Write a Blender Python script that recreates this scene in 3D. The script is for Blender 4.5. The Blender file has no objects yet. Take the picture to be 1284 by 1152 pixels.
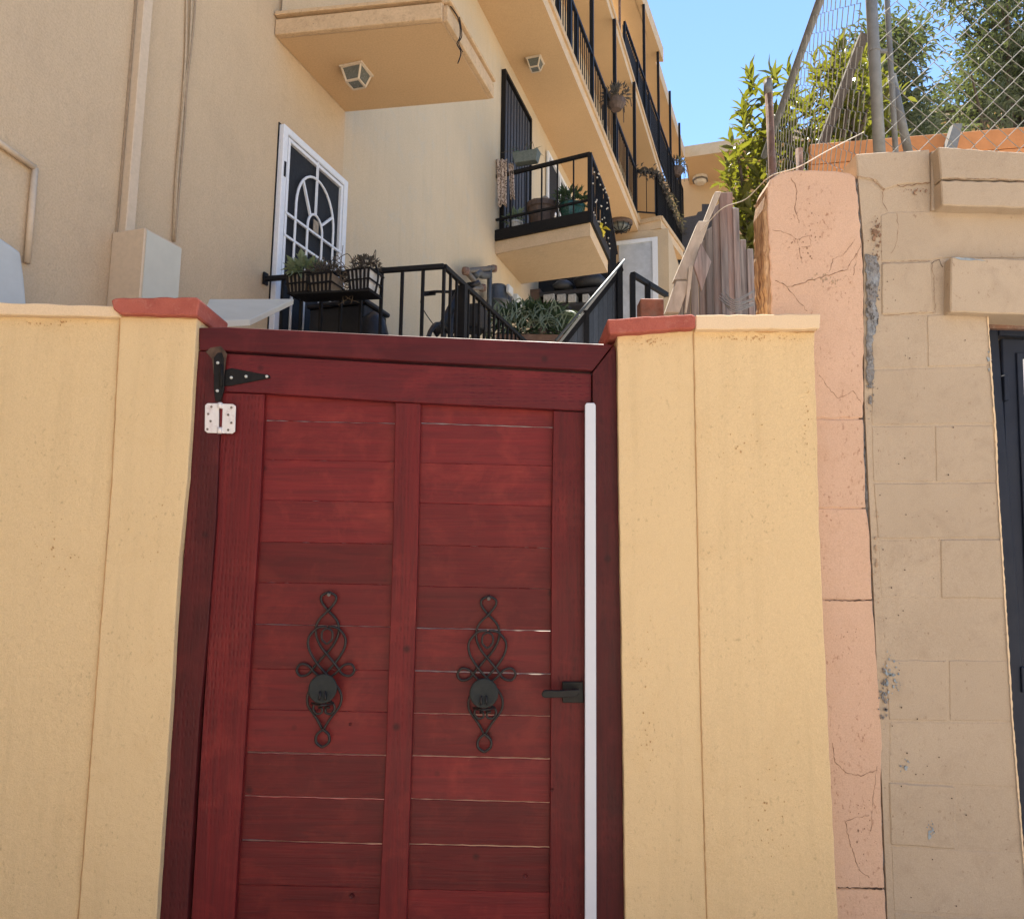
import bpy, bmesh, math, random
import numpy as np
from mathutils import Vector, Matrix, noise
rnd = random.Random(7)
scene = bpy.context.scene
# ------------------------------------------------------------------ camera
F, CX, CY, CAMZ = 970.0, 642.0, 576.0, 1.45
_up = Vector((88, 7296, -970)).normalized()
_fw = Vector((0, 0, -1)); _Y = (_fw - _fw.dot(_up) * _up).normalized(); _X = _Y.cross(_up)
RM = Matrix((_X, _Y, _up))
cam_d = bpy.data.cameras.new('camera'); cam = bpy.data.objects.new('camera', cam_d)
scene.collection.objects.link(cam); scene.camera = cam
cam_d.sensor_fit = 'HORIZONTAL'; cam_d.sensor_width = 36; cam_d.lens = 36 * F / 1284
cam_d.clip_start = 0.05; cam_d.clip_end = 2000
cam.matrix_world = Matrix.Translation((0, 0, CAMZ)) @ RM.to_4x4()
# ------------------------------------------------------------------ light
SUN_EL, SUN_AZ = 60.0, 8.0
world = bpy.data.worlds.new('World'); scene.world = world; world.use_nodes = True
wt = world.node_tree; sky = wt.nodes.new('ShaderNodeTexSky'); sky.sky_type = 'NISHITA'
sky.sun_disc = False; sky.sun_elevation = math.radians(SUN_EL); sky.sun_rotation = math.radians(SUN_AZ)
sky.air_density = 1.0; sky.dust_density = 0.0; sky.ozone_density = 4.5
bg = wt.nodes['Background']; bg.inputs['Strength'].default_value = 0.09
wt.links.new(sky.outputs[0], bg.inputs[0])
sd = bpy.data.lights.new('sun', 'SUN'); sun = bpy.data.objects.new('sun', sd); scene.collection.objects.link(sun)
sd.energy = 5.0; sd.angle = math.radians(0.5); sd.color = (1.0, 0.93, 0.82)
_a, _e = math.radians(SUN_AZ), math.radians(SUN_EL)
sun.rotation_euler = Vector((math.sin(_a) * math.cos(_e), math.cos(_a) * math.cos(_e), math.sin(_e))).to_track_quat('Z', 'Y').to_euler()
vs = scene.view_settings; scene.display_settings.display_device = 'sRGB'
vs.view_transform = 'Standard'; vs.look = 'None'; vs.gamma = 1; vs.use_curve_mapping = False; vs.exposure = 1.68

# ------------------------------------------------------------------ unprojection of measured points onto real planes
CAM = Vector((0, 0, CAMZ))
def ray(px, py): return RM @ Vector((px - CX, CY - py, -F))
_d = ray(960, 709); D = Vector((_d.x, _d.y, 0)).normalized(); Pv = Vector((D.y, -D.x, 0)); Z = Vector((0, 0, 1)); YV = Vector((0, 1, 0)); XV = Vector((1, 0, 0))
def W(px, py, **k):
    (a, v), = k.items(); n = {'u': Pv, 'v': D, 'z': Z, 'y': YV}[a]
    r = ray(px, py); return CAM + r * ((v - CAM.dot(n)) / r.dot(n))
def UVZ(u, v, z): return Pv * u + D * v + Z * z
def U(p): return p.dot(Pv)
def V(p): return p.dot(D)

# ------------------------------------------------------------------ mesh builder
class G:
    def __init__(s): s.v = []; s.f = []
    def poly(s, pts, ext=None):
        n = len(pts); b = len(s.v)
        s.v += [Vector(p) for p in pts]
        if ext is None: s.f.append(tuple(range(b, b + n))); return s
        e = Vector(ext); s.v += [Vector(p) + e for p in pts]
        s.f.append(tuple(range(b, b + n))); s.f.append(tuple(range(b + 2 * n - 1, b + n - 1, -1)))
        for i in range(n):
            j = (i + 1) % n; s.f.append((b + j, b + i, b + n + i, b + n + j))
        return s
    def box(s, o, a, b, c):
        o = Vector(o); return s.poly([o, o + a, o + a + b, o + b], c)
    def cbox(s, c, ax, ay, az):
        return s.box(Vector(c) - ax / 2 - ay / 2 - az / 2, ax, ay, az)
    def uvbox(s, u0, u1, v0, v1, z0, z1):
        return s.box(UVZ(u0, v0, z0), Pv * (u1 - u0), D * (v1 - v0), Z * (z1 - z0))
    def beam(s, p, q, w, h, up=Z):
        p = Vector(p); q = Vector(q); d = (q - p); x = d.cross(up)
        if x.length < 1e-6: x = d.cross(XV)
        x.normalize(); y = x.cross(d).normalized()
        return s.poly([p - x * w / 2 - y * h / 2, p + x * w / 2 - y * h / 2, p + x * w / 2 + y * h / 2, p - x * w / 2 + y * h / 2], d)
    def tube(s, pts, r, n=6, closed=False, cap=True):
        pts = [Vector(p) for p in pts]; m = len(pts); b = len(s.v)
        rs = r if isinstance(r, (list, tuple)) else [r] * m
        nrm = None
        for i, p in enumerate(pts):
            if closed: t = pts[(i + 1) % m] - pts[i - 1]
            else: t = pts[min(i + 1, m - 1)] - pts[max(i - 1, 0)]
            if t.length < 1e-9: t = Vector((0, 0, 1))
            t.normalize()
            if nrm is None:
                nrm = t.cross(Z if abs(t.z) < .9 else XV).normalized()
            nrm = (nrm - nrm.dot(t) * t)
            if nrm.length < 1e-6: nrm = t.cross(XV)
            nrm.normalize(); bn = t.cross(nrm)
            for k in range(n):
                a = 2 * math.pi * k / n; s.v.append(p + (nrm * math.cos(a) + bn * math.sin(a)) * rs[i])
        for i in range(m if closed else m - 1):
            for k in range(n):
                k2 = (k + 1) % n; i2 = (i + 1) % m
                s.f.append((b + i * n + k, b + i * n + k2, b + i2 * n + k2, b + i2 * n + k))
        if cap and not closed:
            s.f.append(tuple(b + k for k in range(n))[::-1]); s.f.append(tuple(b + (m - 1) * n + k for k in range(n)))
        return s
    def lathe(s, c, prof, n=20, ax=Z):
        c = Vector(c); ax = Vector(ax).normalized(); x = ax.cross(XV if abs(ax.x) < .8 else YV).normalized(); y = ax.cross(x)
        b = len(s.v); m = len(prof)
        for r, h in prof:
            for k in range(n):
                a = 2 * math.pi * k / n; s.v.append(c + ax * h + (x * math.cos(a) + y * math.sin(a)) * max(r, 1e-4))
        for i in range(m - 1):
            for k in range(n):
                k2 = (k + 1) % n; s.f.append((b + i * n + k, b + i * n + k2, b + (i + 1) * n + k2, b + (i + 1) * n + k))
        s.f.append(tuple(b + k for k in range(n))[::-1]); s.f.append(tuple(b + (m - 1) * n + k for k in range(n)))
        return s
    def oval(s, p, d, up, L, w, droop=.15):
        p = Vector(p); d = d.normalized(); x = d.cross(up)
        if x.length < 1e-4: x = d.cross(XV)
        x.normalize(); y = x.cross(d); b = len(s.v); f = w * .22
        m = lambda t: p + d * L * t - y * L * droop * t * t
        s.v += [m(0), m(.28) + x * w * .4 + y * f, m(.28), m(.28) - x * w * .4 + y * f, m(.62) + x * w * .46 + y * f, m(.62), m(.62) - x * w * .46 + y * f, m(1)]
        s.f += [(b, b + 1, b + 2), (b, b + 2, b + 3), (b + 1, b + 4, b + 5, b + 2), (b + 2, b + 5, b + 6, b + 3), (b + 4, b + 7, b + 5), (b + 5, b + 7, b + 6)]
        return s
    def leaf(s, p, d, up, L, w, fold=.25, droop=.2):
        p = Vector(p); d = d.normalized(); x = d.cross(up)
        if x.length < 1e-4: x = d.cross(XV)
        x.normalize(); y = x.cross(d); b = len(s.v)
        s.v += [p, p + d * L * .45 + x * w / 2 + y * w * fold, p + d * L * .5 - y * L * droop * .3, p + d * L * .45 - x * w / 2 + y * w * fold, p + d * L - y * L * droop]
        s.f += [(b, b + 1, b + 2), (b, b + 2, b + 3), (b + 1, b + 4, b + 2), (b + 2, b + 4, b + 3)]
        return s

ORG = {}
def setp(o, label=None, cat=None, group=None, kind=None):
    if label: o['label'] = label
    if cat: o['category'] = cat
    if group: o['group'] = group
    if kind: o['kind'] = kind
    return o
def thing(name, label, cat, loc, group=None):
    o = bpy.data.objects.new(name, None); scene.collection.objects.link(o); o.location = loc
    o.empty_display_size = .1; ORG[o.name] = Vector(loc); return setp(o, label, cat, group)
def put(g, name, m, parent=None, smooth=False, bevel=0, label=None, cat=None, group=None, kind=None, seg=1):
    if parent is not None:
        org = ORG[parent.name]
    else:
        lo = Vector((min(v.x for v in g.v), min(v.y for v in g.v), min(v.z for v in g.v)))
        hi = Vector((max(v.x for v in g.v), max(v.y for v in g.v), max(v.z for v in g.v)))
        org = Vector(((lo.x + hi.x) / 2, (lo.y + hi.y) / 2, lo.z))
    me = bpy.data.meshes.new(name); me.from_pydata([v - org for v in g.v], [], g.f)
    bm = bmesh.new(); bm.from_mesh(me); bmesh.ops.recalc_face_normals(bm, faces=bm.faces)
    if bevel:
        bmesh.ops.bevel(bm, geom=[e for e in bm.edges if len(e.link_faces) == 2 and e.calc_face_angle(0) > .6], offset=bevel, segments=seg, affect='EDGES', profile=.6, clamp_overlap=True)
    bm.to_mesh(me); bm.free()
    if smooth: me.polygons.foreach_set('use_smooth', [True] * len(me.polygons))
    me.materials.append(m)
    o = bpy.data.objects.new(name, me); scene.collection.objects.link(o)
    if parent is not None: o.parent = parent; ORG[o.name] = org
    else: o.location = org; ORG[o.name] = org
    return setp(o, label, cat, group, kind)
def clone(o, parent, delta=None):
    c = o.copy(); scene.collection.objects.link(c); c.parent = parent; ORG[c.name] = ORG[o.name]
    if delta is not None: c.location = Vector(o.location) + Vector(delta)
    return c
def spl(pts, k=6, closed=False):
    out = []; n = len(pts)
    for i in range(n if closed else n - 1):
        g = lambda j: pts[j % n] if closed else pts[max(0, min(n - 1, j))]
        a, b, c, d = [Vector(g(i + q)) for q in (-1, 0, 1, 2)]
        for s in range(k):
            t = s / k
            out.append(.5 * ((2 * b) + (c - a) * t + (2 * a - 5 * b + 4 * c - d) * t * t + (3 * b - a - 3 * c + d) * t ** 3))
    if not closed: out.append(Vector(pts[-1]))
    return out
def rough(pts, step=8, amp=.8, seed=0):
    """jagged outline of a hand-trowelled or chipped edge"""
    out = []; n = len(pts); r = random.Random(seed)
    for i in range(n):
        a, b = pts[i], pts[(i + 1) % n]; L = math.hypot(b[0] - a[0], b[1] - a[1]); m = max(1, int(L / step))
        out.append(a)
        for k in range(1, m):
            t = k / m; nx, ny = -(b[1] - a[1]) / L, (b[0] - a[0]) / L; q = r.uniform(-amp, amp)
            out.append((a[0] + (b[0] - a[0]) * t + nx * q, a[1] + (b[1] - a[1]) * t + ny * q))
    return out

# ------------------------------------------------------------------ materials
def lin(c):
    c = [x / 255 for x in c]; return tuple(x / 12.92 if x <= .04045 else ((x + .055) / 1.055) ** 2.4 for x in c) + (1,)
class NT:
    def __init__(s, name):
        s.m = bpy.data.materials.new(name); s.m.use_nodes = True; s.t = s.m.node_tree; s.b = s.t.nodes['Principled BSDF']; s.co = s.t.nodes.new('ShaderNodeTexCoord')
        s.info = None
    def n(s, ty, ins={}, **at):
        x = s.t.nodes.new(ty)
        for k, v in at.items(): setattr(x, k, v)
        for k, v in ins.items():
            if isinstance(v, bpy.types.NodeSocket): s.t.links.new(v, x.inputs[k])
            else: x.inputs[k].default_value = v
        return x
    def map(s, sc=(1, 1, 1), rot=(0, 0, 0), loc=None):
        m = s.n('ShaderNodeMapping', {'Vector': s.co.outputs['Object'], 'Scale': sc, 'Rotation': rot})
        if loc is not None: s.t.links.new(loc, m.inputs['Location'])
        return m.outputs[0]
    def noise(s, vec, scale, detail=4, rough=.55, dist=0):
        return s.n('ShaderNodeTexNoise', {'Vector': vec, 'Scale': scale, 'Detail': detail, 'Roughness': rough, 'Distortion': dist}).outputs['Fac']
    def ramp(s, fac, a, b, ca=(0, 0, 0, 1), cb=(1, 1, 1, 1)):
        r = s.n('ShaderNodeValToRGB', {'Fac': fac}); e = r.color_ramp.elements
        e[0].position = a; e[0].color = ca; e[1].position = b; e[1].color = cb; return r.outputs[0]
    def mix(s, fac, a, b, mode='MIX'):
        x = s.n('ShaderNodeMix', data_type='RGBA', blend_type=mode)
        for i, v in ((0, fac), (6, a), (7, b)):
            if isinstance(v, bpy.types.NodeSocket): s.t.links.new(v, x.inputs[i])
            else: x.inputs[i].default_value = v
        return x.outputs[2]
    def math(s, op, a, b=0.0):
        x = s.n('ShaderNodeMath', operation=op)
        for i, v in ((0, a), (1, b)):
            if isinstance(v, bpy.types.NodeSocket): s.t.links.new(v, x.inputs[i])
            else: x.inputs[i].default_value = v
        return x.outputs[0]
    def rand(s):
        if s.info is None: s.info = s.n('ShaderNodeObjectInfo')
        return s.info.outputs['Random']
    def vary(s, col, amt, sat=0):
        r = s.rand(); v = s.math('ADD', s.math('MULTIPLY', r, 2 * amt), 1 - amt)
        return s.n('ShaderNodeHueSaturation', {'Color': col, 'Value': v}).outputs[0]
    def bump(s, h, dist, strength=1.0, prev=None):
        b = s.n('ShaderNodeBump', {'Height': h, 'Distance': dist, 'Strength': strength})
        if prev is not None: s.t.links.new(prev, b.inputs['Normal'])
        return b.outputs[0]
    def done(s, col, rough=.8, nrm=None, metal=0, spec=.5):
        for k, v in (('Base Color', col), ('Roughness', rough), ('Metallic', metal), ('Specular IOR Level', spec)):
            if isinstance(v, bpy.types.NodeSocket): s.t.links.new(v, s.b.inputs[k])
            else: s.b.inputs[k].default_value = v
        if nrm is not None: s.t.links.new(nrm, s.b.inputs['Normal'])
        return s.m
def stucco(name, c1, c2, c3=None, grain=260, relief=.0012, big=1.2, speck=None, lump=22, streak=0, vary=0, sp_thr=(.70, .74), coarse=1.0):
    t = NT(name); o = t.map()
    col = t.mix(t.ramp(t.noise(o, big, 5, .6), .32, .68), c1, c2)
    if c3: col = t.mix(t.math('MULTIPLY', t.ramp(t.noise(o, big * 3.3, 8, .7, .6), .52, .74), .75), col, c3)
    if streak:
        sv = t.map((9, 9, .7)); col = t.mix(t.math('MULTIPLY', t.ramp(t.noise(sv, 1.4, 6, .65), .5, .75), streak), col, (c2[0] * .6, c2[1] * .58, c2[2] * .55, 1))
    if speck:
        m = t.math('MULTIPLY', t.ramp(t.noise(t.map((1, 1, .7)), 85, 3, .6), *sp_thr), t.ramp(t.noise(o, 5, 3), .42, .6))
        col = t.mix(t.math('MULTIPLY', m, .8), col, speck)
    fine = t.noise(o, grain, 3, .6); col = t.mix(t.ramp(fine, .3, .7), t.mix(1.0, col, (.85, .84, .82, 1), 'MULTIPLY'), col)
    if vary: col = t.vary(col, vary)
    b = t.bump(fine, relief, 1.0); b = t.bump(t.noise(o, lump, 4, .6, .3), relief * 3.5 * coarse, .8, b)
    return t.done(col, .88, b, spec=.3)
def paint(name, c, rough=.5, metal=0, var=.12, bumpd=.0004, sc=30, dirt=None, vary=0, spec=.5):
    t = NT(name); o = t.map(); d = tuple(x * (1 - 2 * var) for x in c[:3]) + (1,)
    col = t.mix(t.ramp(t.noise(o, sc, 6, .65), .35, .7), c, d)
    if dirt: col = t.mix(t.ramp(t.noise(o, sc * .45, 8, .75), .52, .66), col, dirt)
    if vary: col = t.vary(col, vary)
    r = t.math('ADD', t.math('MULTIPLY', t.noise(o, sc * 2, 3), .25), rough - .12)
    return t.done(col, r, t.bump(t.noise(o, sc * 8, 3), bumpd), metal, spec)
def stain(name, vertical, c1=(.135, .0110, .0125, 1), c2=(.090, .0090, .0105, 1), c3=(.20, .022, .019, 1), incise=True, rough=.46, vary=.16, cs=(1, 1, 1)):
    """red semi-gloss stain over softwood: grain, knots, incising dashes"""
    t = NT(name)
    off = t.n('ShaderNodeCombineXYZ', {'X': t.math('MULTIPLY', t.rand(), 7.0), 'Z': t.math('MULTIPLY', t.rand(), 13.0)}).outputs[0]
    gs = (16, 4, 1.1) if vertical else (1.1, 4, 16)
    gv = t.map(gs, loc=off); ov = t.map((1, 1, 1), loc=off)
    warp = t.noise(gv, 1.6, 5, .6, 1.6)
    col = t.mix(t.ramp(warp, .35, .68), c1, c2)
    col = t.mix(t.math('MULTIPLY', t.ramp(t.noise(ov, 6.5, 5, .65, .4), .5, .72), .65), col, c3)
    gs2 = (150, 20, 5) if vertical else (5, 20, 150)
    grain = t.noise(t.map(gs2, loc=off), 1.0, 4, .6)
    col = t.mix(t.math('MULTIPLY', t.ramp(grain, .45, .7), .16), col, tuple(x * .45 for x in c2[:3]) + (1,))
    vor = t.n('ShaderNodeTexVoronoi', {'Vector': ov, 'Scale': 5.5, 'Randomness': 1.0}, feature='F1'); 
    kn = t.ramp(vor.outputs['Distance'], .03, .085, (1, 1, 1, 1), (0, 0, 0, 1))
    col = t.mix(t.math('MULTIPLY', kn, .8), col, (.03, .006, .007, 1))
    # worn scuffs where the stain is thin
    sc = t.math('MULTIPLY', t.ramp(t.noise(ov, 34, 6, .75, .5), .68, .76), t.ramp(t.noise(ov, 3.1, 3), .5, .62))
    col = t.mix(t.math('MULTIPLY', sc, .7), col, (.42, .14, .10, 1))
    col = t.vary(col, vary)
    n = t.bump(grain, .0009, .9); n = t.bump(warp, .0016, .6, n)
    if incise:
        iv = t.map((80, 80, 34) if vertical else (34, 80, 80), rot=(0, math.radians(0), 0))
        br = t.n('ShaderNodeTexVoronoi', {'Vector': iv, 'Scale': 1.0, 'Randomness': .35}, feature='F1')
        dash = t.ramp(br.outputs['Distance'], .12, .42); patch = t.ramp(t.noise(ov, 4, 3), .36, .58)
        hgt = t.mix(patch, (1, 1, 1, 1), dash); n = t.bump(hgt, .0013, .6, n)
        col = t.mix(t.math('MULTIPLY', t.math('MULTIPLY', t.math('SUBTRACT', 1.0, dash), patch), .26), col, (.035, .006, .007, 1))
    r = t.math('ADD', t.math('MULTIPLY', t.noise(ov, 9, 4), .3), rough - .15)
    return t.done(col, r, n, spec=.22)
def leafmat(name, c1, c2, sc=3.0, rough=.4, trans=.45, c3=None):
    t = NT(name); o = t.map(); f = t.ramp(t.noise(o, sc, 3), .35, .65)
    col = t.mix(f, c1, c2); col = t.mix(t.math('MULTIPLY', t.rand(), .6), col, c3 or c2)
    m = t.done(col, rough, spec=.5)
    tr = t.n('ShaderNodeBsdfTranslucent', {'Color': t.mix(1.0, col, (1.5, 1.5, .5, 1), 'MULTIPLY')})
    mx = t.n('ShaderNodeMixShader', {'Fac': trans}); out = t.t.nodes['Material Output']
    t.t.links.new(t.b.outputs[0], mx.inputs[1]); t.t.links.new(tr.outputs[0], mx.inputs[2]); t.t.links.new(mx.outputs[0], out.inputs[0])
    return m
M = {}
M['yellow'] = stucco('yellow_stucco_paint', (.80, .595, .335, 1), (.765, .565, .315, 1), (.73, .52, .275, 1), grain=380, relief=.0021, speck=(.56, .40, .22, 1), lump=45, streak=.22, sp_thr=(.60, .72), coarse=.6)
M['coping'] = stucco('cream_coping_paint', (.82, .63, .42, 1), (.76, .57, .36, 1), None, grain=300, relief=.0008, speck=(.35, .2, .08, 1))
M['mortar_gold'] = stucco('ochre_mortar', (.62, .38, .18, 1), (.46, .27, .12, 1), (.34, .20, .09, 1), relief=.002)
M['brick_red'] = stucco('red_painted_brick', (.43, .12, .085, 1), (.34, .085, .062, 1), (.48, .20, .15, 1), grain=200, relief=.0014, big=9, speck=(.14, .05, .06, 1), vary=.06)
M['wall'] = stucco('beige_house_stucco', (.62, .465, .30, 1), (.57, .425, .275, 1), (.53, .40, .265, 1), grain=95, relief=.0040, big=.7, lump=9, streak=.10, coarse=.7)
M['wall2'] = stucco('pale_house_stucco', (.66, .52, .35, 1), (.60, .475, .32, 1), (.56, .49, .38, 1), grain=90, relief=.0022, big=.9, lump=7, streak=.14, coarse=.6)
M['soffit'] = stucco('peach_soffit_paint', (.64, .43, .235, 1), (.59, .395, .215, 1), None, grain=70, relief=.0012, big=.6, lump=5, coarse=.4)
M['fascia'] = stucco('cream_fascia_paint', (.72, .53, .34, 1), (.62, .45, .28, 1), None, grain=60, relief=.001, big=3, speck=(.3, .2, .12, 1))
M['oldtrim'] = stucco('peeling_cream_trim', (.66, .46, .27, 1), (.58, .40, .23, 1), (.38, .25, .14, 1), grain=60, relief=.002, big=6, speck=(.16, .11, .07, 1), sp_thr=(.64, .72))
M['bouncewall'] = stucco('pale_bounce_wall', (.60, .54, .44, 1), (.54, .48, .39, 1), None)
M['pink'] = stucco('pink_painted_masonry', (.665, .445, .315, 1), (.63, .415, .29, 1), (.585, .375, .25, 1), grain=240, relief=.0012, big=3, speck=(.34, .17, .10, 1), lump=11, vary=.02, coarse=1.9, sp_thr=(.60,.70))
M['tan'] = stucco('tan_painted_block', (.51, .405, .295, 1), (.465, .365, .262, 1), (.41, .315, .225, 1), grain=300, relief=.0010, big=3, speck=(.26, .17, .11, 1), vary=.03, lump=10, coarse=2.2, sp_thr=(.64,.72))
M['tanmortar'] = stucco('tan_joint_mortar', (.50, .355, .235, 1), (.43, .30, .20, 1), (.36, .25, .165, 1), relief=.002, big=6)
M['crumble'] = stucco('crumbling_blue_grey_mortar', (.30, .32, .34, 1), (.20, .15, .11, 1), (.45, .50, .55, 1), grain=140, relief=.004, big=9, speck=(.06, .05, .04, 1), lump=60, sp_thr=(.5, .58))
M['bluechip'] = paint('blue_grey_paint_remnant', (.36, .42, .46, 1), .8, var=.3, bumpd=.002)
M['crack'] = paint('dark_crack', (.10, .06, .04, 1), .95, var=.3)
M['rustcrack'] = paint('brown_crack', (.34, .20, .12, 1), .95, var=.3)
M['stain_v'] = stain('red_stained_wood_upright', True)
M['stain_dark'] = stain('dark_red_stained_post', True, (.082, .0095, .0105, 1), (.054, .0080, .009, 1), (.12, .016, .016, 1), vary=.05, rough=.5)
M['stain_darkh'] = stain('dark_red_stained_head', False, (.092, .0100, .0120, 1), (.060, .0080, .010, 1), (.13, .017, .018, 1), incise=False, vary=.05, rough=.5)
M['stain_h'] = stain('red_stained_rail', False, (.125, .0120, .0145, 1), (.082, .0095, .0115, 1), (.18, .020, .020, 1))
M['stain_p'] = stain('red_stained_plank', False, (.155, .0140, .0150, 1), (.105, .0110, .0125, 1), (.235, .030, .023, 1), incise=False, rough=.44, vary=.26)
M['black'] = paint('black_iron_paint', (.011, .010, .010, 1), .6, var=.2, spec=.22)
M['iron'] = paint('dark_wrought_iron', (.020, .017, .017, 1), .5, metal=.2, var=.2, dirt=(.04, .02, .018, 1))
M['handle'] = paint('matt_black_handle', (.008, .008, .009, 1), .45, spec=.25, var=.1)
M['dish'] = paint('dark_grey_dish', (.026, .029, .026, 1), .62, var=.25, sc=20, spec=.3)
M['mattblack'] = paint('matt_black_board', (.012, .011, .012, 1), .85, var=.2, spec=.1)
M['white'] = paint('white_paint', (.74, .75, .77, 1), .45, var=.04)
M['strip'] = paint('white_plastic_strip', (.58, .60, .66, 1), .4, var=.01, bumpd=.0001)
M['hinge'] = paint('chipped_white_hinge', (.72, .68, .66, 1), .5, var=.05, dirt=(.55, .46, .44, 1), sc=60)
M['screen'] = paint('dark_screen_mesh', (.026, .028, .033, 1), .75, var=.1, spec=.2)
M['steel'] = paint('galvanised_steel', (.22, .225, .22, 1), .6, metal=.2, var=.15, sc=14)
M['darksteel'] = paint('dull_handrail_steel', (.07, .08, .085, 1), .6, metal=.1, var=.15, sc=14)
M['postwood'] = paint('reddish_weathered_post', (.30, .115, .07, 1), .8, var=.25, sc=14, dirt=(.2, .12, .09, 1))
M['wire'] = paint('galvanised_wire', (.30, .30, .29, 1), .8, var=.1, spec=.1)
M['rust'] = paint('rusty_pipe', (.22, .12, .08, 1), .8, var=.25, dirt=(.35, .28, .25, 1), sc=18)
M['navy'] = paint('navy_door_paint', (.013, .019, .036, 1), .5, var=.12, dirt=(.018, .022, .034, 1), sc=6, spec=.25)
M['conduit'] = paint('beige_conduit_paint', (.62, .48, .33, 1), .6, var=.06)
M['pale'] = paint('pale_grey_green_panel', (.56, .53, .43, 1), .6, var=.05, sc=5)
M['palegrey'] = paint('pale_grey_paint', (.55, .56, .53, 1), .7, var=.08, sc=4)
M['greydoor'] = paint('dusty_grey_white_door', (.50, .52, .55, 1), .6, var=.15, sc=3)
M['meter'] = paint('grey_meter_casing', (.085, .09, .095, 1), .5, var=.15)
M['pipe'] = paint('grey_brown_pipe', (.16, .14, .12, 1), .6, var=.2, dirt=(.24, .14, .08, 1))
M['plastic_black'] = paint('black_plastic', (.012, .012, .014, 1), .5, var=.2)
M['charcoal'] = paint('charcoal_board_paint', (.040, .042, .050, 1), .6, var=.2, vary=.2)
M['greyscreen'] = paint('dark_grey_screen', (.075, .066, .066, 1), .8, var=.2, vary=.1)
M['terracotta'] = paint('terracotta_pot', (.30, .17, .11, 1), .8, var=.2, sc=12)
M['brownpot'] = paint('brown_clay_pot', (.13, .085, .065, 1), .7, var=.2, sc=12)
M['greenpot'] = paint('dark_green_glazed_pot', (.025, .10, .075, 1), .25, var=.2, sc=12)
M['whitepot'] = paint('white_pot', (.62, .60, .56, 1), .6, var=.1)
M['tanpot'] = paint('dusty_tan_pot', (.36, .29, .21, 1), .8, var=.2)
M['greypot'] = paint('grey_green_planter', (.14, .16, .14, 1), .7, var=.15)
M['glass'] = paint('frosted_lamp_glass', (.13, .14, .13, 1), .25, var=.15)
M['lampframe'] = paint('cream_lamp_frame', (.60, .50, .38, 1), .6, var=.08)
M['orangewood'] = paint('orange_painted_board', (.60, .25, .085, 1), .75, var=.12, sc=8, vary=.08)
M['stem'] = paint('brown_stem', (.12, .09, .06, 1), .9, var=.2)
M['bark'] = paint('grey_bark', (.13, .105, .08, 1), .95, var=.3, sc=10, bumpd=.004)
M['yellowthing'] = paint('yellow_flower', (.75, .62, .06, 1), .6)
M['cream'] = paint('cream_tag', (.7, .62, .5, 1), .7)
M['cable'] = paint('beige_cable', (.50, .38, .25, 1), .7)
M['dkcable'] = paint('brown_cable', (.38, .28, .18, 1), .7)
M['paper'] = paint('pale_box', (.55, .56, .56, 1), .7, var=.2)
M['leaf_bush'] = leafmat('glossy_bush_leaf', (.035, .055, .018, 1), (.115, .13, .026, 1), 3.2, .32, .42, (.19, .18, .035, 1))
M['leaf_tree'] = leafmat('grey_green_tree_leaf', (.055, .075, .042, 1), (.105, .125, .075, 1), 1.2, .7, .26)
M['leaf_dark'] = leafmat('dark_potted_leaf', (.035, .060, .035, 1), (.06, .10, .05, 1), 8, .4, .25)
M['leaf_pale'] = leafmat('grey_green_leaf', (.15, .20, .13, 1), (.24, .29, .20, 1), 8, .5, .25)
M['leaf_dry'] = leafmat('dry_purple_brown_leaf', (.065, .055, .05, 1), (.10, .085, .075, 1), 8, .8, .2)
def concrete():
    t = NT('grey_concrete'); o = t.map(); c = t.mix(t.ramp(t.noise(o, 1.5, 8, .7), .3, .7), (.52, .46, .39, 1), (.43, .38, .32, 1))
    return t.done(c, .9, t.bump(t.noise(o, 90, 4), .002))
M['concrete'] = concrete()
def weathered():
    t = NT('weathered_fence_wood'); off = t.n('ShaderNodeCombineXYZ', {'X': t.math('MULTIPLY', t.rand(), 9.0)}).outputs[0]
    g = t.noise(t.map((60, 60, 3), loc=off), 1, 5, .6, .5); c = t.mix(t.ramp(g, .35, .68), (.30, .265, .25, 1), (.13, .11, .105, 1))
    c = t.mix(t.math('MULTIPLY', t.ramp(t.noise(t.map((9, 9, 1.6), loc=off), 1, 4), .48, .66), .55), c, (.26, .135, .095, 1)); c = t.vary(c, .35)
    return t.done(c, .85, t.bump(g, .003))
M['weathered'] = weathered()
def palewood():
    t = NT('pale_rail_wood'); g = t.noise(t.map((20, 20, 8)), 1, 5, .6, .5); c = t.mix(t.ramp(g, .35, .68), (.60, .52, .42, 1), (.42, .35, .27, 1))
    return t.done(c, .85, t.bump(g, .002))
M['palewood'] = palewood()  # paler wood tone of the fence rails and splintered board
def leopard():
    t = NT('leopard_print_cloth'); v = t.n('ShaderNodeTexVoronoi', {'Vector': t.map((1, 1, 1)), 'Scale': 38.0, 'Randomness': 1.0})
    ring = t.ramp(v.outputs['Distance'], .22, .3); c = t.mix(ring, (.42, .28, .19, 1), (.05, .03, .025, 1))
    c = t.mix(t.ramp(v.outputs['Distance'], .42, .5), c, (.55, .42, .33, 1)); return t.done(c, .9)
M['leopard'] = leopard()
def torn():
    t = NT('torn_plaster_edge'); g = t.noise(t.map((55, 55, 7)), 1, 7, .7, 1.0)
    c = t.mix(t.ramp(g, .4, .6), (.62, .40, .22, 1), (.22, .10, .045, 1)); c = t.mix(t.ramp(g, .60, .72), c, (.06, .04, .03, 1))
    return t.done(c, .95, t.bump(g, .012))
M['torn'] = torn()

# ------------------------------------------------------------------ the setting: ground, terrain
YG = 2.50
g = G(); g.poly([(-60, -60, 0), (60, -60, 0), (60, 2.9, 0), (-60, 2.9, 0)]); put(g, 'ground', M['concrete'], kind='structure')
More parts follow.
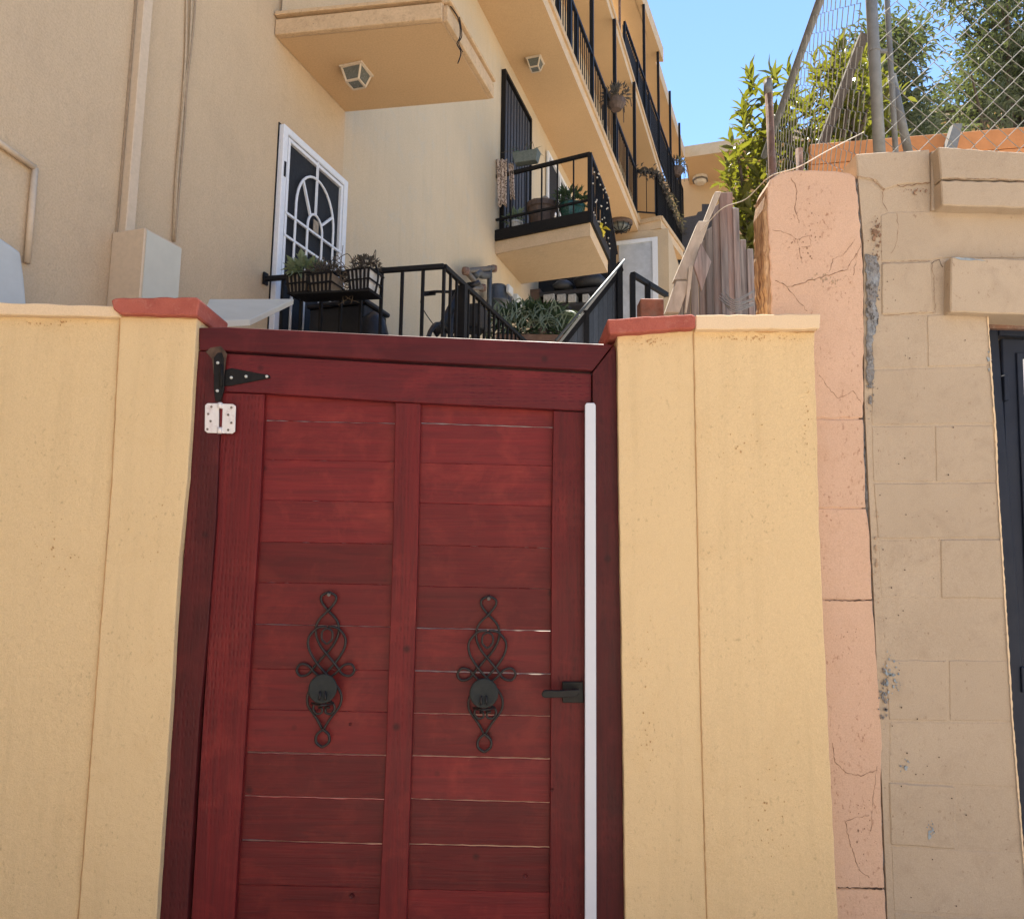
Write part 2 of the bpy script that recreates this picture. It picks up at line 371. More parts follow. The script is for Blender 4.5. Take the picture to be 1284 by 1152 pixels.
# unseen wall added behind the camera to bounce warm light onto gate and pillars
g = G(); g.box((-30, -13, 0), XV * 60, YV * .4, Z * 6.5); put(g, 'bounce_wall', M['bouncewall'], kind='structure')
g = G(); g.box((-1.6, 7.98, 2.602), XV * 4.4, YV * 5.5, Z * .05); put(g, 'bounce_damper', M['bark'], kind='structure')  # unseen dark slab added to keep terrace bounce off the small balcony soffit
g = G(); nst = 14
for i in range(nst):
    y0 = 3.0 + i * .17; g.poly([(-2.5, y0, i * .186), (1.15, y0, i * .186), (1.15, y0, (i + 1) * .186), (-2.5, y0, (i + 1) * .186)], (0, .17, 0)) if i else g.poly([(-2.5, y0, 0), (1.15, y0, 0), (1.15, y0, .186), (-2.5, y0, .186)], (0, .17, 0))
put(g, 'entry_steps', M['concrete'], kind='structure')
g = G(); g.box((-3.2, 5.40, 0), XV * 9, YV * 60, Z * 2.60); put(g, 'landing_terrace', M['concrete'], kind='structure')
g = G(); g.box((1.15, 3.1, 0), XV * 40, YV * 2.28, Z * 2.55); g.box((5.82, 5.4, 0), XV * 50, YV * 70, Z * 2.5); put(g, 'raised_terrain', M['concrete'], kind='structure')

# ------------------------------------------------------------------ apartment building
uL = U(W(350, 155, y=5.6)); vLe = V(W(433, 141, u=uL)); uS = uL - .13
S620 = W(620, 43, u=uS); z3 = S620.z
zSlab = W(433, 141, u=uL).z; zLow = W(621, 319, u=uS).z
zRail = W(330, 350, u=uL).z; zLand = 2.60; z4 = 1.45 + (13.6 - 1.45) * .9375; z5 = 1.45 + (17.6 - 1.45) * .9375
FAR = 34.0
bld = thing('apartment_building', 'peach stucco apartment block with long stacked balconies rising behind the red gate', 'building', UVZ(uS - 2, 10, 0))
g = G(); g.uvbox(uL - 8, uL, -8, vLe, 0, z5 + .6); put(g, 'front_wall', M['wall'], bld)
g = G(); g.uvbox(uL - 8.2, uS, vLe + .002, FAR, 0, z5 - .3); put(g, 'rear_wall', M['wall2'], bld)
# long balcony slabs (outline measured along the fascia, horizontal)
def slab(name, pts, z, th, m_side, m_bot):
    g = G(); g.poly([Vector((p.x, p.y, z + .004)) for p in pts], Z * th); o = put(g, name, m_side, bld)
    g = G(); s = [Vector((p.x, p.y, z)) for p in pts]; g.poly(s); put(g, 'soffit', m_bot, bld); return o
A = W(680, 0, z=z3); B = W(801, 292, z=z3); Cc = W(829, 286, z=z3); E_ = W(857, 325, z=z3)
dAB = (B - A).normalized(); A0 = A - dAB * 5
def inner(p, uu=None): return UVZ(uS + .001 if uu is None else uu, V(p), p.z)
slab('balcony_slab', [inner(A0), A0, B, Cc, E_, inner(E_)], z3, .30, M['fascia'], M['soffit'])
A2 = W(760, 0, z=z4); B2 = W(858, 322, z=z4); d2 = (B2 - A2).normalized(); A20 = A2 - d2 * 9
slab('balcony_slab', [inner(A20), A20, B2, inner(B2)], z4, .30, M['fascia'], M['soffit'])
R1 = W(805, 0, z=z5); R2 = W(832, 78, z=z5); R3 = W(822, 78, z=z5); R4 = W(858, 198, z=z5); dr = (R2 - R1).normalized()
slab('roof', [inner(R1 - dr * 12), R1 - dr * 12, R2, R3, R4, inner(R4)], z5, .45, M['fascia'], M['soffit'])
g = G()
for a, b, z, w in ((A0, B, z3 + .25, .05), (B, Cc, z3 + .25, .05), (Cc, E_, z3 + .25, .05), (A20, B2, z4 + .25, .05)):
    g.beam(Vector((a.x, a.y, z)), Vector((b.x, b.y, z)), .07, .10)
put(g, 'fascia_trim', M['oldtrim'], bld)
# far wing closing the court
vW = V(R4)
g = G(); g.uvbox(uS, 12, vW + 2.2, vW + 6, 0, z5 + .3); put(g, 'far_wing_wall', M['soffit'], bld)
g = G(); g.uvbox(U(R4) + .003, 12, vW, vW + 3, z5 + .004, z5 + .45); put(g, 'far_wing_roof', M['fascia'], bld)
g = G(); g.poly([UVZ(U(R4), vW, z5), UVZ(12, vW, z5), UVZ(12, vW + 2.3, z5), UVZ(U(R4), vW + 2.3, z5)]); put(g, 'far_wing_soffit', M['soffit'], bld)
# wall with a grey door under the balcony jog
vJ = V(Cc) - .02; pj = W(765, 320, v=vJ); pk = W(838, 320, v=vJ)
g = G(); g.uvbox(uS + .01, U(pk), vJ + .06, vJ + 5, 2.6, z3 - .006); put(g, 'stair_wall', M['wall'], bld)
o = G(); a = W(776, 308, v=vJ); b = W(822, 303, v=vJ)
o.uvbox(U(a), U(b), vJ - .02, vJ + .059, 2.6, a.z); dr_ = put(o, 'door', M['greydoor'], bld)
g = G(); g.uvbox(U(b) - .07, U(b) + .05, vJ - .05, vJ - .022, 2.6, a.z + .09); g.uvbox(U(a) - .05, U(b) - .072, vJ - .05, vJ - .022, a.z, a.z + .09); put(g, 'door_frame', M['white'], dr_)
# white arched screen door on the front wall
def wl(px, py, e=0.): return W(px, py, u=uL + e)
q = [wl(350, 154), wl(431, 231), wl(431, 470), wl(341, 470)]
def zv(v, z, e): return UVZ(uL + e, v, z)
v0, v1 = V(wl(345, 250)), V(wl(430, 250)); zt0 = .5 * (q[0].z + q[1].z)
dr_ = thing('screen_door', 'white framed dark screen door with arched metal grille on the beige wall', 'door', UVZ(uL, (v0 + v1) / 2, zLand))
fw = .06
g = G()
g.box(zv(v0, zLand, 0), Pv * .05, D * fw, Z * (zt0 - zLand)); g.box(zv(v1 - fw, zLand, 0), Pv * .05, D * fw, Z * (zt0 - zLand))
g.box(zv(v0 + fw, zt0 - fw, 0), Pv * .05, D * (v1 - v0 - 2 * fw), Z * fw); put(g, 'frame', M['white'], dr_, bevel=.006)
a0, a1, zt = v0 + fw + .012, v1 - fw - .012, zt0 - fw - .012; sw = .03
g = G(); g.box(zv(a0, zLand, .01), Pv * .035, D * sw, Z * (zt - zLand)); g.box(zv(a1 - sw, zLand, .01), Pv * .035, D * sw, Z * (zt - zLand))
g.box(zv(a0 + sw, zt - sw, .01), Pv * .035, D * (a1 - a0 - 2 * sw), Z * sw); put(g, 'leaf_frame', M['white'], dr_, bevel=.004)
g = G(); g.box(zv(a0, zLand, .012), Pv * .006, D * (a1 - a0), Z * (zt - zLand)); put(g, 'screen', M['screen'], dr_)
g = G(); g.box(zv(v0 - .012, zLand, 0), Pv * .006, D * (v1 - v0 + .024), Z * (zt0 - zLand + .012)); put(g, 'shadow_gap', M['black'], dr_)
vm = (a0 + a1) / 2; e = .045; r1, r2 = (a1 - a0) * .335, (a1 - a0) * .13; zc = zt - .15 - (a1 - a0) * .335 * 1.2; zi = zt - .46 - (a1 - a0) * .13 * 1.2
zb = zLand + .35
def arch(r, zc_): return [zv(vm - r, zb, e)] + [zv(vm + r * math.cos(math.pi * (1 - k / 16)), zc_ + r * 1.2 * math.sin(math.pi * k / 16), e) for k in range(17)] + [zv(vm + r, zb, e)]
g = G(); g.tube(arch(r1, zc), .011, 6); put(g, 'outer_arch', M['white'], dr_, smooth=True)
g = G(); g.tube(arch(r2, zi), .011, 6); put(g, 'inner_arch', M['white'], dr_, smooth=True)
for pa, pb in (((vm, zt), (vm, zi + r2 * 1.2)), ((a0, zi - .03), (a1, zi - .03)), ((a0, zt - .80), (a1, zt - .80)), ((a0, zb + .12), (a1, zb + .12)), ((vm - r1 * .72, zc + r1 * .83), (vm - r2 * .7, zi + r2 * .86)), ((vm + r1 * .93, zc + r1 * .44), (vm + r2 * .8, zi + r2 * .72))):
    g = G(); g.beam(zv(pa[0], pa[1], e), zv(pb[0], pb[1], e), .018, .018); put(g, 'bar', M['white'], dr_)
g = G(); g.box(zv(v0 + .02, zt0 - .42, .05), Pv * .006, D * .02, Z * .12); put(g, 'latch_plate', M['black'], dr_)
g = G(); g.box(zv(vm - .035, zi - .02, .05), Pv * .006, D * .07, Z * .10); put(g, 'cream_tag', M['tanpot'], dr_)
# small slab with parapet over the screen door
c1, c2 = W(555, 28, z=zSlab), W(614, 125, z=zSlab); c0 = W(350, 48, z=zSlab); c3 = W(433, 141, z=zSlab)
sl = thing('entry_balcony', 'small peach balcony slab with peeling trim above the white screen door', 'balcony', UVZ(uL, V(c0), zSlab))
g = G(); pts = [c0, c1, c2, UVZ(uL + .001, V(c3), zSlab), UVZ(uL + .001, V(c0), zSlab)]; pts = pts[1:4] + [UVZ(uL + .001, V(c0), zSlab)]
g.poly([p + Z * .004 for p in pts], Z * .16); put(g, 'slab', M['fascia'], sl)
g = G(); g.poly([p + (sum(pts, Vector()) / 4 - p) * .012 for p in pts]); put(g, 'soffit', M['soffit'], sl)
g = G()
for a, b in ((pts[3], pts[0]), (pts[0], pts[1])):
    n = (b - a).normalized().cross(Z); g.beam(a + Z * .068 + n * .02, b + Z * .068 + n * .02, .04, .13)
put(g, 'fascia_board', M['oldtrim'], sl, bevel=.004)
g = G()
for a, b in ((pts[3], pts[0]), (pts[0], pts[1])):
    n = (b - a).normalized().cross(Z); g.beam(a + Z * .168 + n * .03, b + Z * .168 + n * .02, .07, .03)
put(g, 'lip', M['oldtrim'], sl, bevel=.004)
ins = [p + (sum(pts, Vector()) / 4 - p) * .04 for p in pts]
g = G(); g.beam(ins[3] + Z * .75, ins[0] + Z * .75, .05, 1.1); g.beam(ins[0] + Z * .75 + D * .03, ins[0].lerp(ins[1], .16) + Z * .75, .05, 1.1); put(g, 'parapet', M['wall2'], sl)
w_ = [c1 + Z * .20, W(574, 22, v=V(c1) + .1), W(577, 45, v=V(c1) + .15), W(573, 55, v=V(c1) + .15), W(578, 66, v=V(c1) + .15), W(574, 80, v=V(c1) + .15)]
g = G(); g.tube(spl(w_, 4), .005, 5); g.tube(spl([p + Vector((.012, .01, .01)) for p in w_[1:5]], 4), .004, 5); put(g, 'dangling_wire', M['black'], label='black wire dangling from the corner of the small entry balcony slab', cat='wire')

# lanterns
def lantern(c, s, label):
    L = thing('ceiling_lantern', label, 'lamp', c, 'square ceiling lanterns')
    g = G(); g.cbox(c - Z * s * .04, Pv * s, D * s, Z * s * .08); put(g, 'base_plate', M['lampframe'], L, bevel=.004)
    t, b, h = s * .42, s * .27, s * .52; top = [c + Pv * i * t + D * j * t - Z * s * .08 for i, j in ((-1, -1), (1, -1), (1, 1), (-1, 1))]
    bot = [c + Pv * i * b + D * j * b - Z * (s * .08 + h) for i, j in ((-1, -1), (1, -1), (1, 1), (-1, 1))]
    for k in range(4):
        g = G(); g.poly([top[k], top[(k + 1) % 4], bot[(k + 1) % 4], bot[k]]); put(g, 'pane', M['glass'], L)
    g = G(); g.poly(bot); put(g, 'pane', M['glass'], L)
    g = G()
    for k in range(4):
        g.beam(top[k], bot[k], s * .07, s * .07); g.beam(bot[k], bot[(k + 1) % 4], s * .07, s * .07); g.beam(top[k], top[(k + 1) % 4], s * .07, s * .07)
    put(g, 'frame', M['lampframe'], L)
lantern(W(447, 88, z=zSlab), .21, 'square cream lantern under the small slab above the screen door')
lantern(W(671, 76, z=z3), .25, 'smaller-looking square cream lantern under the first long balcony')
L = thing('round_ceiling_light', 'round caged ceiling light under the balcony above the grey door', 'lamp', W(777, 284, z=z3 - .002))
c = W(777, 279, z=z3); g = G(); g.lathe(c, [(.30, 0), (.30, -.05), (.25, -.08)], 20); put(g, 'rim', M['brownpot'], L, smooth=False)
g = G(); g.lathe(c, [(.24, -.08), (.21, -.16), (.12, -.21), (.0, -.22)], 20); put(g, 'globe', M['glass'], L, smooth=True)
g = G()
for k in range(6):
    a = k * math.pi / 6; g.tube([c + (Pv * math.cos(a) + D * math.sin(a)) * r * s_ - Z * h for r, h, s_ in ((.27, .08, 1), (.23, .18, 1), (.0, .24, 1), (.23, .18, -1), (.27, .08, -1))], .012, 4)
put(g, 'cage', M['black'], L)
c = W(878, 222, z=z5 - .002); L = thing('porch_light', 'cream ceiling light under the far wing roof', 'lamp', c); g = G(); g.lathe(c, [(.3, 0), (.3, -.1), (.2, -.28), (.1, -.3)], 8); put(g, 'shade', M['lampframe'], L)
g = G(); g.lathe(c - Z * .12, [(.31, 0), (.315, -.06)], 8); put(g, 'band', M['pipe'], L)

# duct, box, conduit and cables on the front wall
def wallbox(name, pl, pm, pr, ztop, zbot, mt, **k):
    a = W(*pl, u=uL); va = V(a); b = W(*pm, v=va); ub = U(b); c = W(*pr, u=ub); vc = V(c)
    g = G(); g.uvbox(uL, ub, va, vc, zbot, ztop if ztop else b.z); return put(g, name, mt, bevel=.006, **k), va, vc, ub, b.z
bx, va, vc, ub, zbx = wallbox('utility_box', (140, 300), (182, 285), (228, 312), None, 1.9, M['conduit'], label='tall beige utility box on the house wall behind the left pillar', cat='utility box')
bpy.data.objects['utility_box']['label'] = 'tall beige utility box on the house wall behind the left pillar'
a = W(147, 285, u=uL); va2 = V(a); u2 = U(W(158, 284, v=va2)); v2 = V(W(170, 283, u=u2))
g = G(); g.uvbox(uL, u2, va2, v2, zbx - .02, z5 - .5); put(g, 'vertical_duct', M['conduit'], label='square beige duct running up the house wall from the utility box', cat='duct', bevel=.004)
g = G(); g.uvbox(uL, uL + .012, va2 - .014, va2 - .004, 2.0, z5 - .5); put(g, 'thin_conduit', M['dkcable'], label='thin brown pipe running beside the square duct up the wall', cat='pipe')
for i, (ps, m, lb) in enumerate([([(234, -30), (233, 60), (228, 140), (221, 220), (217, 303)], 'cable', 'leftmost pale cable hanging down the house wall over the utility box'),
                   ([(241, -30), (238, 60), (232, 110), (224, 200), (218, 303)], 'cable', 'middle pale cable hanging down the house wall over the utility box'),
                   ([(246, -30), (243, 30), (234, 110), (231, 160), (219, 303)], 'dkcable', 'darkest right cable of the three hanging over the utility box')]):
    g = G(); g.tube(spl([wl(x, y, .012 + .008 * i) for x, y in ps], 6), .007, 6); put(g, 'wall_cable', M[m], label=lb, cat='cable', smooth=True, group='cables on the house wall')
g = G(); g.tube([wl(-40, 152, .02), wl(44, 211, .02)], .016, 8); g.tube([wl(44, 211, .02), wl(34, 330, .02)], .016, 8); put(g, 'bent_conduit', M['conduit'], label='bent beige conduit on the house wall at the far left', cat='conduit', smooth=True)
g = G(); pr = rough([(-70, 275), (0, 297), (27, 316), (31, 345), (36, 400), (40, 470), (-70, 470)], 12, .2); g.poly([wl(x, y, .16) for x, y in pr], Pv * -.15); put(g, 'white_cover', M['palegrey'], label='pale grey rounded cover on the house wall at the far left edge', cat='cover', bevel=.02, seg=3)
g = G(); g.uvbox(ub + .0005, ub + .004, va + .012, vc - .006, 1.95, zbx - .012); put(g, 'side_panel', M['pale'], bx, label='pale grey green side panel')
# tilted white panel behind the left pillar
g = G(); pa = [W(262, 383, y=3.4), W(368, 382, y=3.75), W(313, 409, y=3.1), W(250, 412, y=2.95)]
g.poly(pa, Z * .03); put(g, 'awning_panel', M['pale'], label='pale greenish flat panel jutting out behind the gate frame below the screen door', cat='panel', bevel=.003)

# ------------------------------------------------------------------ landing railing with its planters
def uz(px, py): return W(px, py, z=zRail)
k1, k2, k3 = wl(330, 350), W(557, 334, z=zRail), W(650, 415, z=zRail)
rl = thing('landing_railing', 'black iron railing around the landing in front of the white screen door', 'railing', UVZ(uL + .7, V(k1), zLand))
k1b = UVZ(uL + .01, V(k1), zRail); k2b = UVZ(U(k2), V(k1) + .04, zRail); k2b = k2
g = G(); g.beam(k1b, k2b, .035, .035); put(g, 'top_rail', M['black'], rl, bevel=.004)
kd = D * 2.6; g = G(); g.beam(k2b, k2b + kd, .035, .035); put(g, 'top_rail', M['black'], rl, bevel=.004)
g = G(); g.cbox(k1b + Pv * .01, Pv * .015, D * .05, Z * .09); put(g, 'wall_bracket', M['black'], rl)
bal = None
for k in range(1, 10):
    p = k1b.lerp(k2b, k / 9.0); g = G(); g.cbox(Vector((p.x, p.y, (zLand + zRail) / 2)), Pv * .02, D * .02, Z * (zRail - zLand - .04)); put(g, 'baluster', M['black'], rl)
for k in range(1, 22):
    p = k2b + kd * (k / 22.0); w = .06 if k == 3 else .018; g = G(); g.cbox(Vector((p.x, p.y, (zLand + zRail) / 2)), Pv * w, D * w, Z * (zRail - zLand - .04)); put(g, 'post' if k == 3 else 'baluster', M['black'], rl)
def leaves(name, c, rad, n, L, w, m, parent=None, up=.6, seed=1, kind=None, **k):
    r = random.Random(seed); g = G(); c = Vector(c)
    for i in range(n):
        while True:
            d = Vector((r.uniform(-1, 1), r.uniform(-1, 1), r.uniform(-1, 1)))
            if d.length < 1: break
        p = c + Vector((d.x * rad[0], d.y * rad[1], d.z * rad[2])); dd = (d + Vector((r.uniform(-.6, .6), r.uniform(-.6, .6), up + r.uniform(-.4, .4)))).normalized()
        g.leaf(p, dd, Vector((r.uniform(-.5, .5), r.uniform(-.5, .5), 1)), L * r.uniform(.6, 1.2), w * r.uniform(.7, 1.2), .25, r.uniform(0, .5))
    return put(g, name, m, parent, kind=kind, **k)
def planter(name, label, c, dw, dd, h, mat, fol, n, L, w, frad, rail=True, seed=1, stems=0):
    t = thing(name, label, 'planter', c)
    g = G(); a, b = dw / 2, dd / 2
    bt = [c + Pv * i * a * .8 + D * j * b * .8 for i, j in ((-1, -1), (1, -1), (1, 1), (-1, 1))]; tp = [c + Z * h + Pv * i * a + D * j * b for i, j in ((-1, -1), (1, -1), (1, 1), (-1, 1))]
    bb = len(g.v); g.v += bt + tp; g.f += [(3, 2, 1, 0), (4, 5, 6, 7)] + [(i, (i + 1) % 4, 4 + (i + 1) % 4, 4 + i) for i in range(4)]; put(g, 'pot', mat, t, bevel=.004)
    if rail:
        for kk in range(6):
            f = -1 + 2 * kk / 5; s = G(); s.beam(c + Pv * a * f * .82 - D * (b * .8 + .01), c + Z * h + Pv * a * f - D * (b + .012), .016, .006, up=D); put(s, 'strap', M['black'], t)
        for hh in (.0, .5, 1.0):
            s = G(); f = .8 + .2 * hh; s.tube([c + Z * (h * hh) + Pv * i * (a * f + .012) + D * j * (b * f + .014) for i, j in ((-1, -1), (1, -1), (1, 1), (-1, 1))], .008, 4, closed=True); put(s, 'hoop', M['black'], t)
    leaves('foliage', c + Z * (h + frad[2] * .7), frad, n, L, w, fol, t, seed=seed)
    r = random.Random(seed + 50)
    if stems:
        g = G()
        for k in range(stems):
            p = c + Z * h + Pv * r.uniform(-a, a); dz = r.uniform(.04, .17); dx = r.uniform(-.12, .12)
            g.tube(spl([p, p + Z * dz * .6 + Pv * dx * .4, p + Z * dz + Pv * dx, p + Z * (dz * r.uniform(-.2, .9)) + Pv * dx * 1.7 - D * .05], 4), .003, 4)
        put(g, 'stems', M['stem'], t)
    return t
vr = V(k1) - .09
def rp(px, py): return W(px, py, v=vr)
p = rp(381, 371); planter('rail_planter', 'left planter of pale round leaves in a strapped basket on the landing rail', p, .17, .17, .13, M['tanpot'], M['leaf_pale'], 120, .075, .048, (.11, .10, .075), seed=3)
p = rp(409, 371); planter('rail_planter', 'middle planter of dry dark foliage in a strapped basket on the landing rail', p, .18, .17, .13, M['tanpot'], M['leaf_dry'], 220, .05, .012, (.13, .10, .05), seed=4, stems=12)
p = rp(457, 368); planter('rail_planter', 'white pot of bushy dark foliage at the right end of the landing rail baskets', p, .16, .17, .14, M['whitepot'], M['leaf_dry'], 420, .035, .012, (.10, .09, .07), seed=5, stems=6)
t = thing('plant_basket_rack', 'long black iron basket rack hooked over the landing rail holding the three pots', 'rack', rp(420, 372))
g = G(); g.beam(rp(374, 373), rp(471, 369), .18, .012); put(g, 'tray', M['black'], t)
g = G(); g.tube(spl([rp(470, 369), rp(474, 350), rp(473, 338), rp(468, 330), rp(461, 332)], 5), .008, 6); put(g, 'hook', M['black'], t, smooth=True)
g = G(); c = rp(438, 350)
for rr in (.065, .045, .02): g.tube([c + Pv * rr * math.cos(a / 16 * 6.283) + Z * rr * math.sin(a / 16 * 6.283) for a in range(16)], .0035, 4, closed=True)
for a in range(6): g.tube([c, c + (Pv * math.cos(a * 1.047) + Z * math.sin(a * 1.047)) * .065], .0035, 4)
for a in range(7): g.tube(spl([c, c + Pv * rnd.uniform(-.1, .1) + Z * rnd.uniform(0, .1), c + Pv * rnd.uniform(-.16, .16) + Z * rnd.uniform(.05, .3)], 4), .0028, 4)
for a in range(4): g.tube(spl([c - Z * .05, c - Z * .12 + Pv * rnd.uniform(-.05, .08), c - Z * .18 + Pv * rnd.uniform(-.1, .22)], 4), .0028, 4)
put(g, 'scroll_and_twigs', M['stem'], t)
# black storage box and bag behind the railing
c = W(425, 384, v=V(k1) + .35); t = thing('storage_box', 'black plastic storage box behind the landing railing', 'box', Vector((c.x, c.y, zLand)))
g = G(); a = W(388, 388, v=V(k1) + .3); b = W(458, 384, v=V(k1) + .3); g.uvbox(U(a), U(b), V(a), V(a) + .35, zLand, a.z); put(g, 'body', M['plastic_black'], t, bevel=.012)
g = G(); g.uvbox(U(a) - .02, U(b) + .02, V(a) - .02, V(a) + .37, a.z + .002, a.z + .04); put(g, 'lid', M['plastic_black'], t, bevel=.01)
g = G(); c = W(468, 405, v=V(k1) + .3); g.lathe(Vector((c.x, c.y, zLand)), [(.10, 0), (.13, .2), (.12, c.z - zLand - .1), (.09, c.z - zLand + .02), (.03, c.z - zLand + .08)], 9); put(g, 'black_bag', M['plastic_black'], label='slumped black bag at the right of the black storage box', cat='bag', smooth=True)
for i, (x0, x1, yy) in enumerate(((353, 372, 412),)):
    pass
# bicycle on the landing
hb = W(567, 366, y=5.95); bi = thing('bicycle', 'dark bicycle parked on the landing behind the railing with handlebar showing', 'bicycle', Vector((hb.x, hb.y, zLand)))
bc = Vector((hb.x, hb.y, 0))
def bp(f, s, z): return bc + D * f + Pv * s + Z * z
zb0 = zLand
for f, nm in ((-.15, 'front_wheel'), (.85, 'rear_wheel')):
    g = G(); R_ = .32; g.tube([bp(f + R_ * math.cos(k / 28 * 6.283), 0, zb0 + .34 + R_ * math.sin(k / 28 * 6.283)) for k in range(28)], .02, 6, closed=True)
    for k in range(12): g.tube([bp(f, 0, zb0 + .34), bp(f + .31 * math.cos(k * .5236), 0, zb0 + .34 + .31 * math.sin(k * .5236))], .0015, 3)
    put(g, nm, M['plastic_black'], bi)
hz = hb.z
g = G()
for a, b, r in (((.02, 0, hz - .03), (-.13, .05, zb0 + .34), .014), ((.02, 0, hz - .03), (-.13, -.05, zb0 + .34), .014), ((.03, 0, hz - .18), (.4, 0, zb0 + .32), .02), ((.03, 0, hz - .15), (.55, 0, hz - .22), .018), ((.4, 0, zb0 + .32), (.58, 0, hz - .14), .018), ((.4, 0, zb0 + .32), (.85, .05, zb0 + .34), .01), ((.56, 0, hz - .25), (.85, .05, zb0 + .34), .01)): g.tube([bp(*a), bp(*b)], r, 8)
put(g, 'bike_frame', M['charcoal'], bi, smooth=True)
g = G(); g.tube(spl([bp(-.02, -.21, hz), bp(-.04, -.12, hz), bp(.02, 0, hz + .01), bp(-.04, .12, hz + .03), bp(-.02, .23, hz + .05)], 4), .012, 8); g.tube([bp(.02, 0, hz - .15), bp(.02, 0, hz + .01)], .018, 8); put(g, 'handlebar', M['black'], bi, smooth=True)
for s in (-1, 1):
    g = G(); g.tube([bp(-.02, s * .14, hz + (.012 if s > 0 else 0)), bp(-.02, s * .24, hz + (.05 if s > 0 else 0))], .021, 8); put(g, 'grip', M['plastic_black'], bi, smooth=True)
    g = G(); g.tube(spl([bp(-.06, s * .17, hz), bp(-.16, s * .2, hz - .12), bp(-.12, s * .1, hz - .3), bp(-.02, 0, hz - .42)], 6), .004, 4); put(g, 'brake_cable', M['black'], bi)
g = G(); g.lathe(bp(.58, 0, hz - .14), [(.03, 0), (.09, .03), (.085, .07), (.03, .085)], 12); put(g, 'saddle', M['plastic_black'], bi, smooth=True)
g = G(); g.cbox(bp(.12, .10, hz - .20), Pv * .26, D * .22, Z * .20); put(g, 'handlebar_bag', M['plastic_black'], bi, bevel=.03, seg=2)
g = G(); g.tube([bp(.0, .05, hz - .02), bp(-.1, -.04, hz - .32), bp(-.12, -.10, hz - .36)], [.03, .035, .05], 8); put(g, 'headlamp', M['plastic_black'], bi, smooth=True)

# gas meter on the rear wall
def ws(px, py, e=0.): return W(px, py, u=uS + e)
gm = thing('gas_meter', 'grey gas meter with rising pipes on the house wall below the small balcony', 'gas meter', ws(620, 400, .15))
e = .16; mt = [ws(584, 340, e), ws(619, 337, e)]
g = G(); g.tube([ws(584, 340, e), ws(620, 336, e)], .035, 8); g.tube([ws(585, 341, e), ws(604, 362, e)], .035, 8); g.tube([ws(588, 362, e), ws(606, 361, e)], .03, 8); put(g, 'pipe', M['pipe'], gm, smooth=True)
g = G(); g.tube([ws(614, 334, e), ws(613, 420, e)], .035, 8); put(g, 'riser', M['meter'], gm, smooth=True)
for q in ((584, 340), (619, 337), (605, 361)):
    g = G(); g.lathe(ws(*q, e), [(.045, -.04), (.052, 0), (.045, .04)], 8); put(g, 'elbow', M['rust'], gm, smooth=True)
g = G(); g.tube(spl([ws(595, 346, e), ws(600, 342, e), ws(604, 345, e), ws(612, 345, e)], 3), .05, 8); put(g, 'regulator', M['meter'], gm, smooth=True)
c = ws(624, 392, e + .06); g = G(); g.lathe(c, [(.05, -.06), (.13, -.04), (.14, .02), (.14, .14), (.16, .145), (.16, .17), (.14, .175), (.14, .32), (.11, .38), (.03, .40)], 14); put(g, 'body', M['meter'], gm, smooth=True)
g = G(); g.cbox(c + Z * .30 + Pv * .17, Pv * .05, D * .18, Z * .12); put(g, 'dial', M['whitepot'], gm, bevel=.01)
gm2 = thing('gas_meter', 'second smaller grey meter to the right of the first behind the potted plants', 'gas meter', ws(636, 400, .15)); ORG[gm2.name] = Vector(gm2.location)
c = ws(637, 398, e + .06); g = G(); g.lathe(c, [(.05, -.06), (.12, -.02), (.12, .14), (.06, .18), (.06, .36)], 12); put(g, 'body', M['meter'], gm2, smooth=True)
g = G(); g.cbox(ws(645, 382, e), Pv * .18, D * .28, Z * .24); put(g, 'box', M['palegrey'], gm2, bevel=.01)

# ------------------------------------------------------------------ small balcony with black railing on the rear wall
b0 = W(621, 319, z=zLow); b1 = W(740, 296, z=zLow); b2 = W(762, 342, z=zLow); b3 = UVZ(uS + .001, V(b2) + .1, zLow); b0 = UVZ(uS + .001, V(b0), zLow)
sb = thing('side_balcony', 'small projecting balcony slab with black edge holding flower pots', 'balcony', b0)
th = .19; g = G(); g.poly([p + Z * .004 for p in (b0, b1, b2, b3)], Z * th); put(g, 'slab', M['fascia'], sb)
cc = (b0 + b1 + b2 + b3) / 4; g = G(); g.poly([p + (cc - p) * .01 for p in (b0, b1, b2, b3)]); put(g, 'soffit', M['wall'], sb)
zf = zLow + th + .004; tp_ = [Vector((p.x, p.y, zf)) for p in (b0, b1, b2)]
g = G(); g.beam(tp_[0] + Z * .08, tp_[1] + Z * .08, .08, .16); g.beam(tp_[1] + Z * .08, tp_[2] + Z * .08, .08, .16); put(g, 'kerb', M['black'], sb)
zfl = zf + .19
sr = thing('side_balcony_railing', 'black iron railing on the small balcony twined with string lights', 'railing', tp_[0])
zr = W(735, 194, v=V(b1)).z; r0 = Vector((tp_[0].x, tp_[0].y, zr)); r1_ = Vector((tp_[1].x, tp_[1].y, zr)); r2_ = Vector((tp_[2].x, tp_[2].y, zr)); r3_ = W(773, 318, v=V(b2) + 1.2)
for a, b in ((r0, r1_), (r1_, r2_), (r2_, r3_)):
    g = G(); g.beam(a, b, .045, .05); put(g, 'top_rail', M['black'], sr)
g = G(); g.beam(tp_[0] + Z * .33, tp_[1] + Z * .33, .03, .03); put(g, 'bottom_rail', M['black'], sr)
n1 = 6
for k in range(1, n1 + 1):
    p = tp_[0].lerp(tp_[1], k / n1); w = .06 if k == n1 else .02; g = G(); g.cbox(Vector((p.x, p.y, (zf + zr) / 2)), Pv * w, D * w, Z * (zr - zf)); put(g, 'post' if k == n1 else 'baluster', M['black'], sr)
for k in range(1, 11):
    p = tp_[1].lerp(tp_[2], k / 10); g = G(); g.cbox(Vector((p.x, p.y, (zf + zr) / 2)), Pv * .016, D * .016, Z * (zr - zf)); put(g, 'baluster', M['black'], sr)
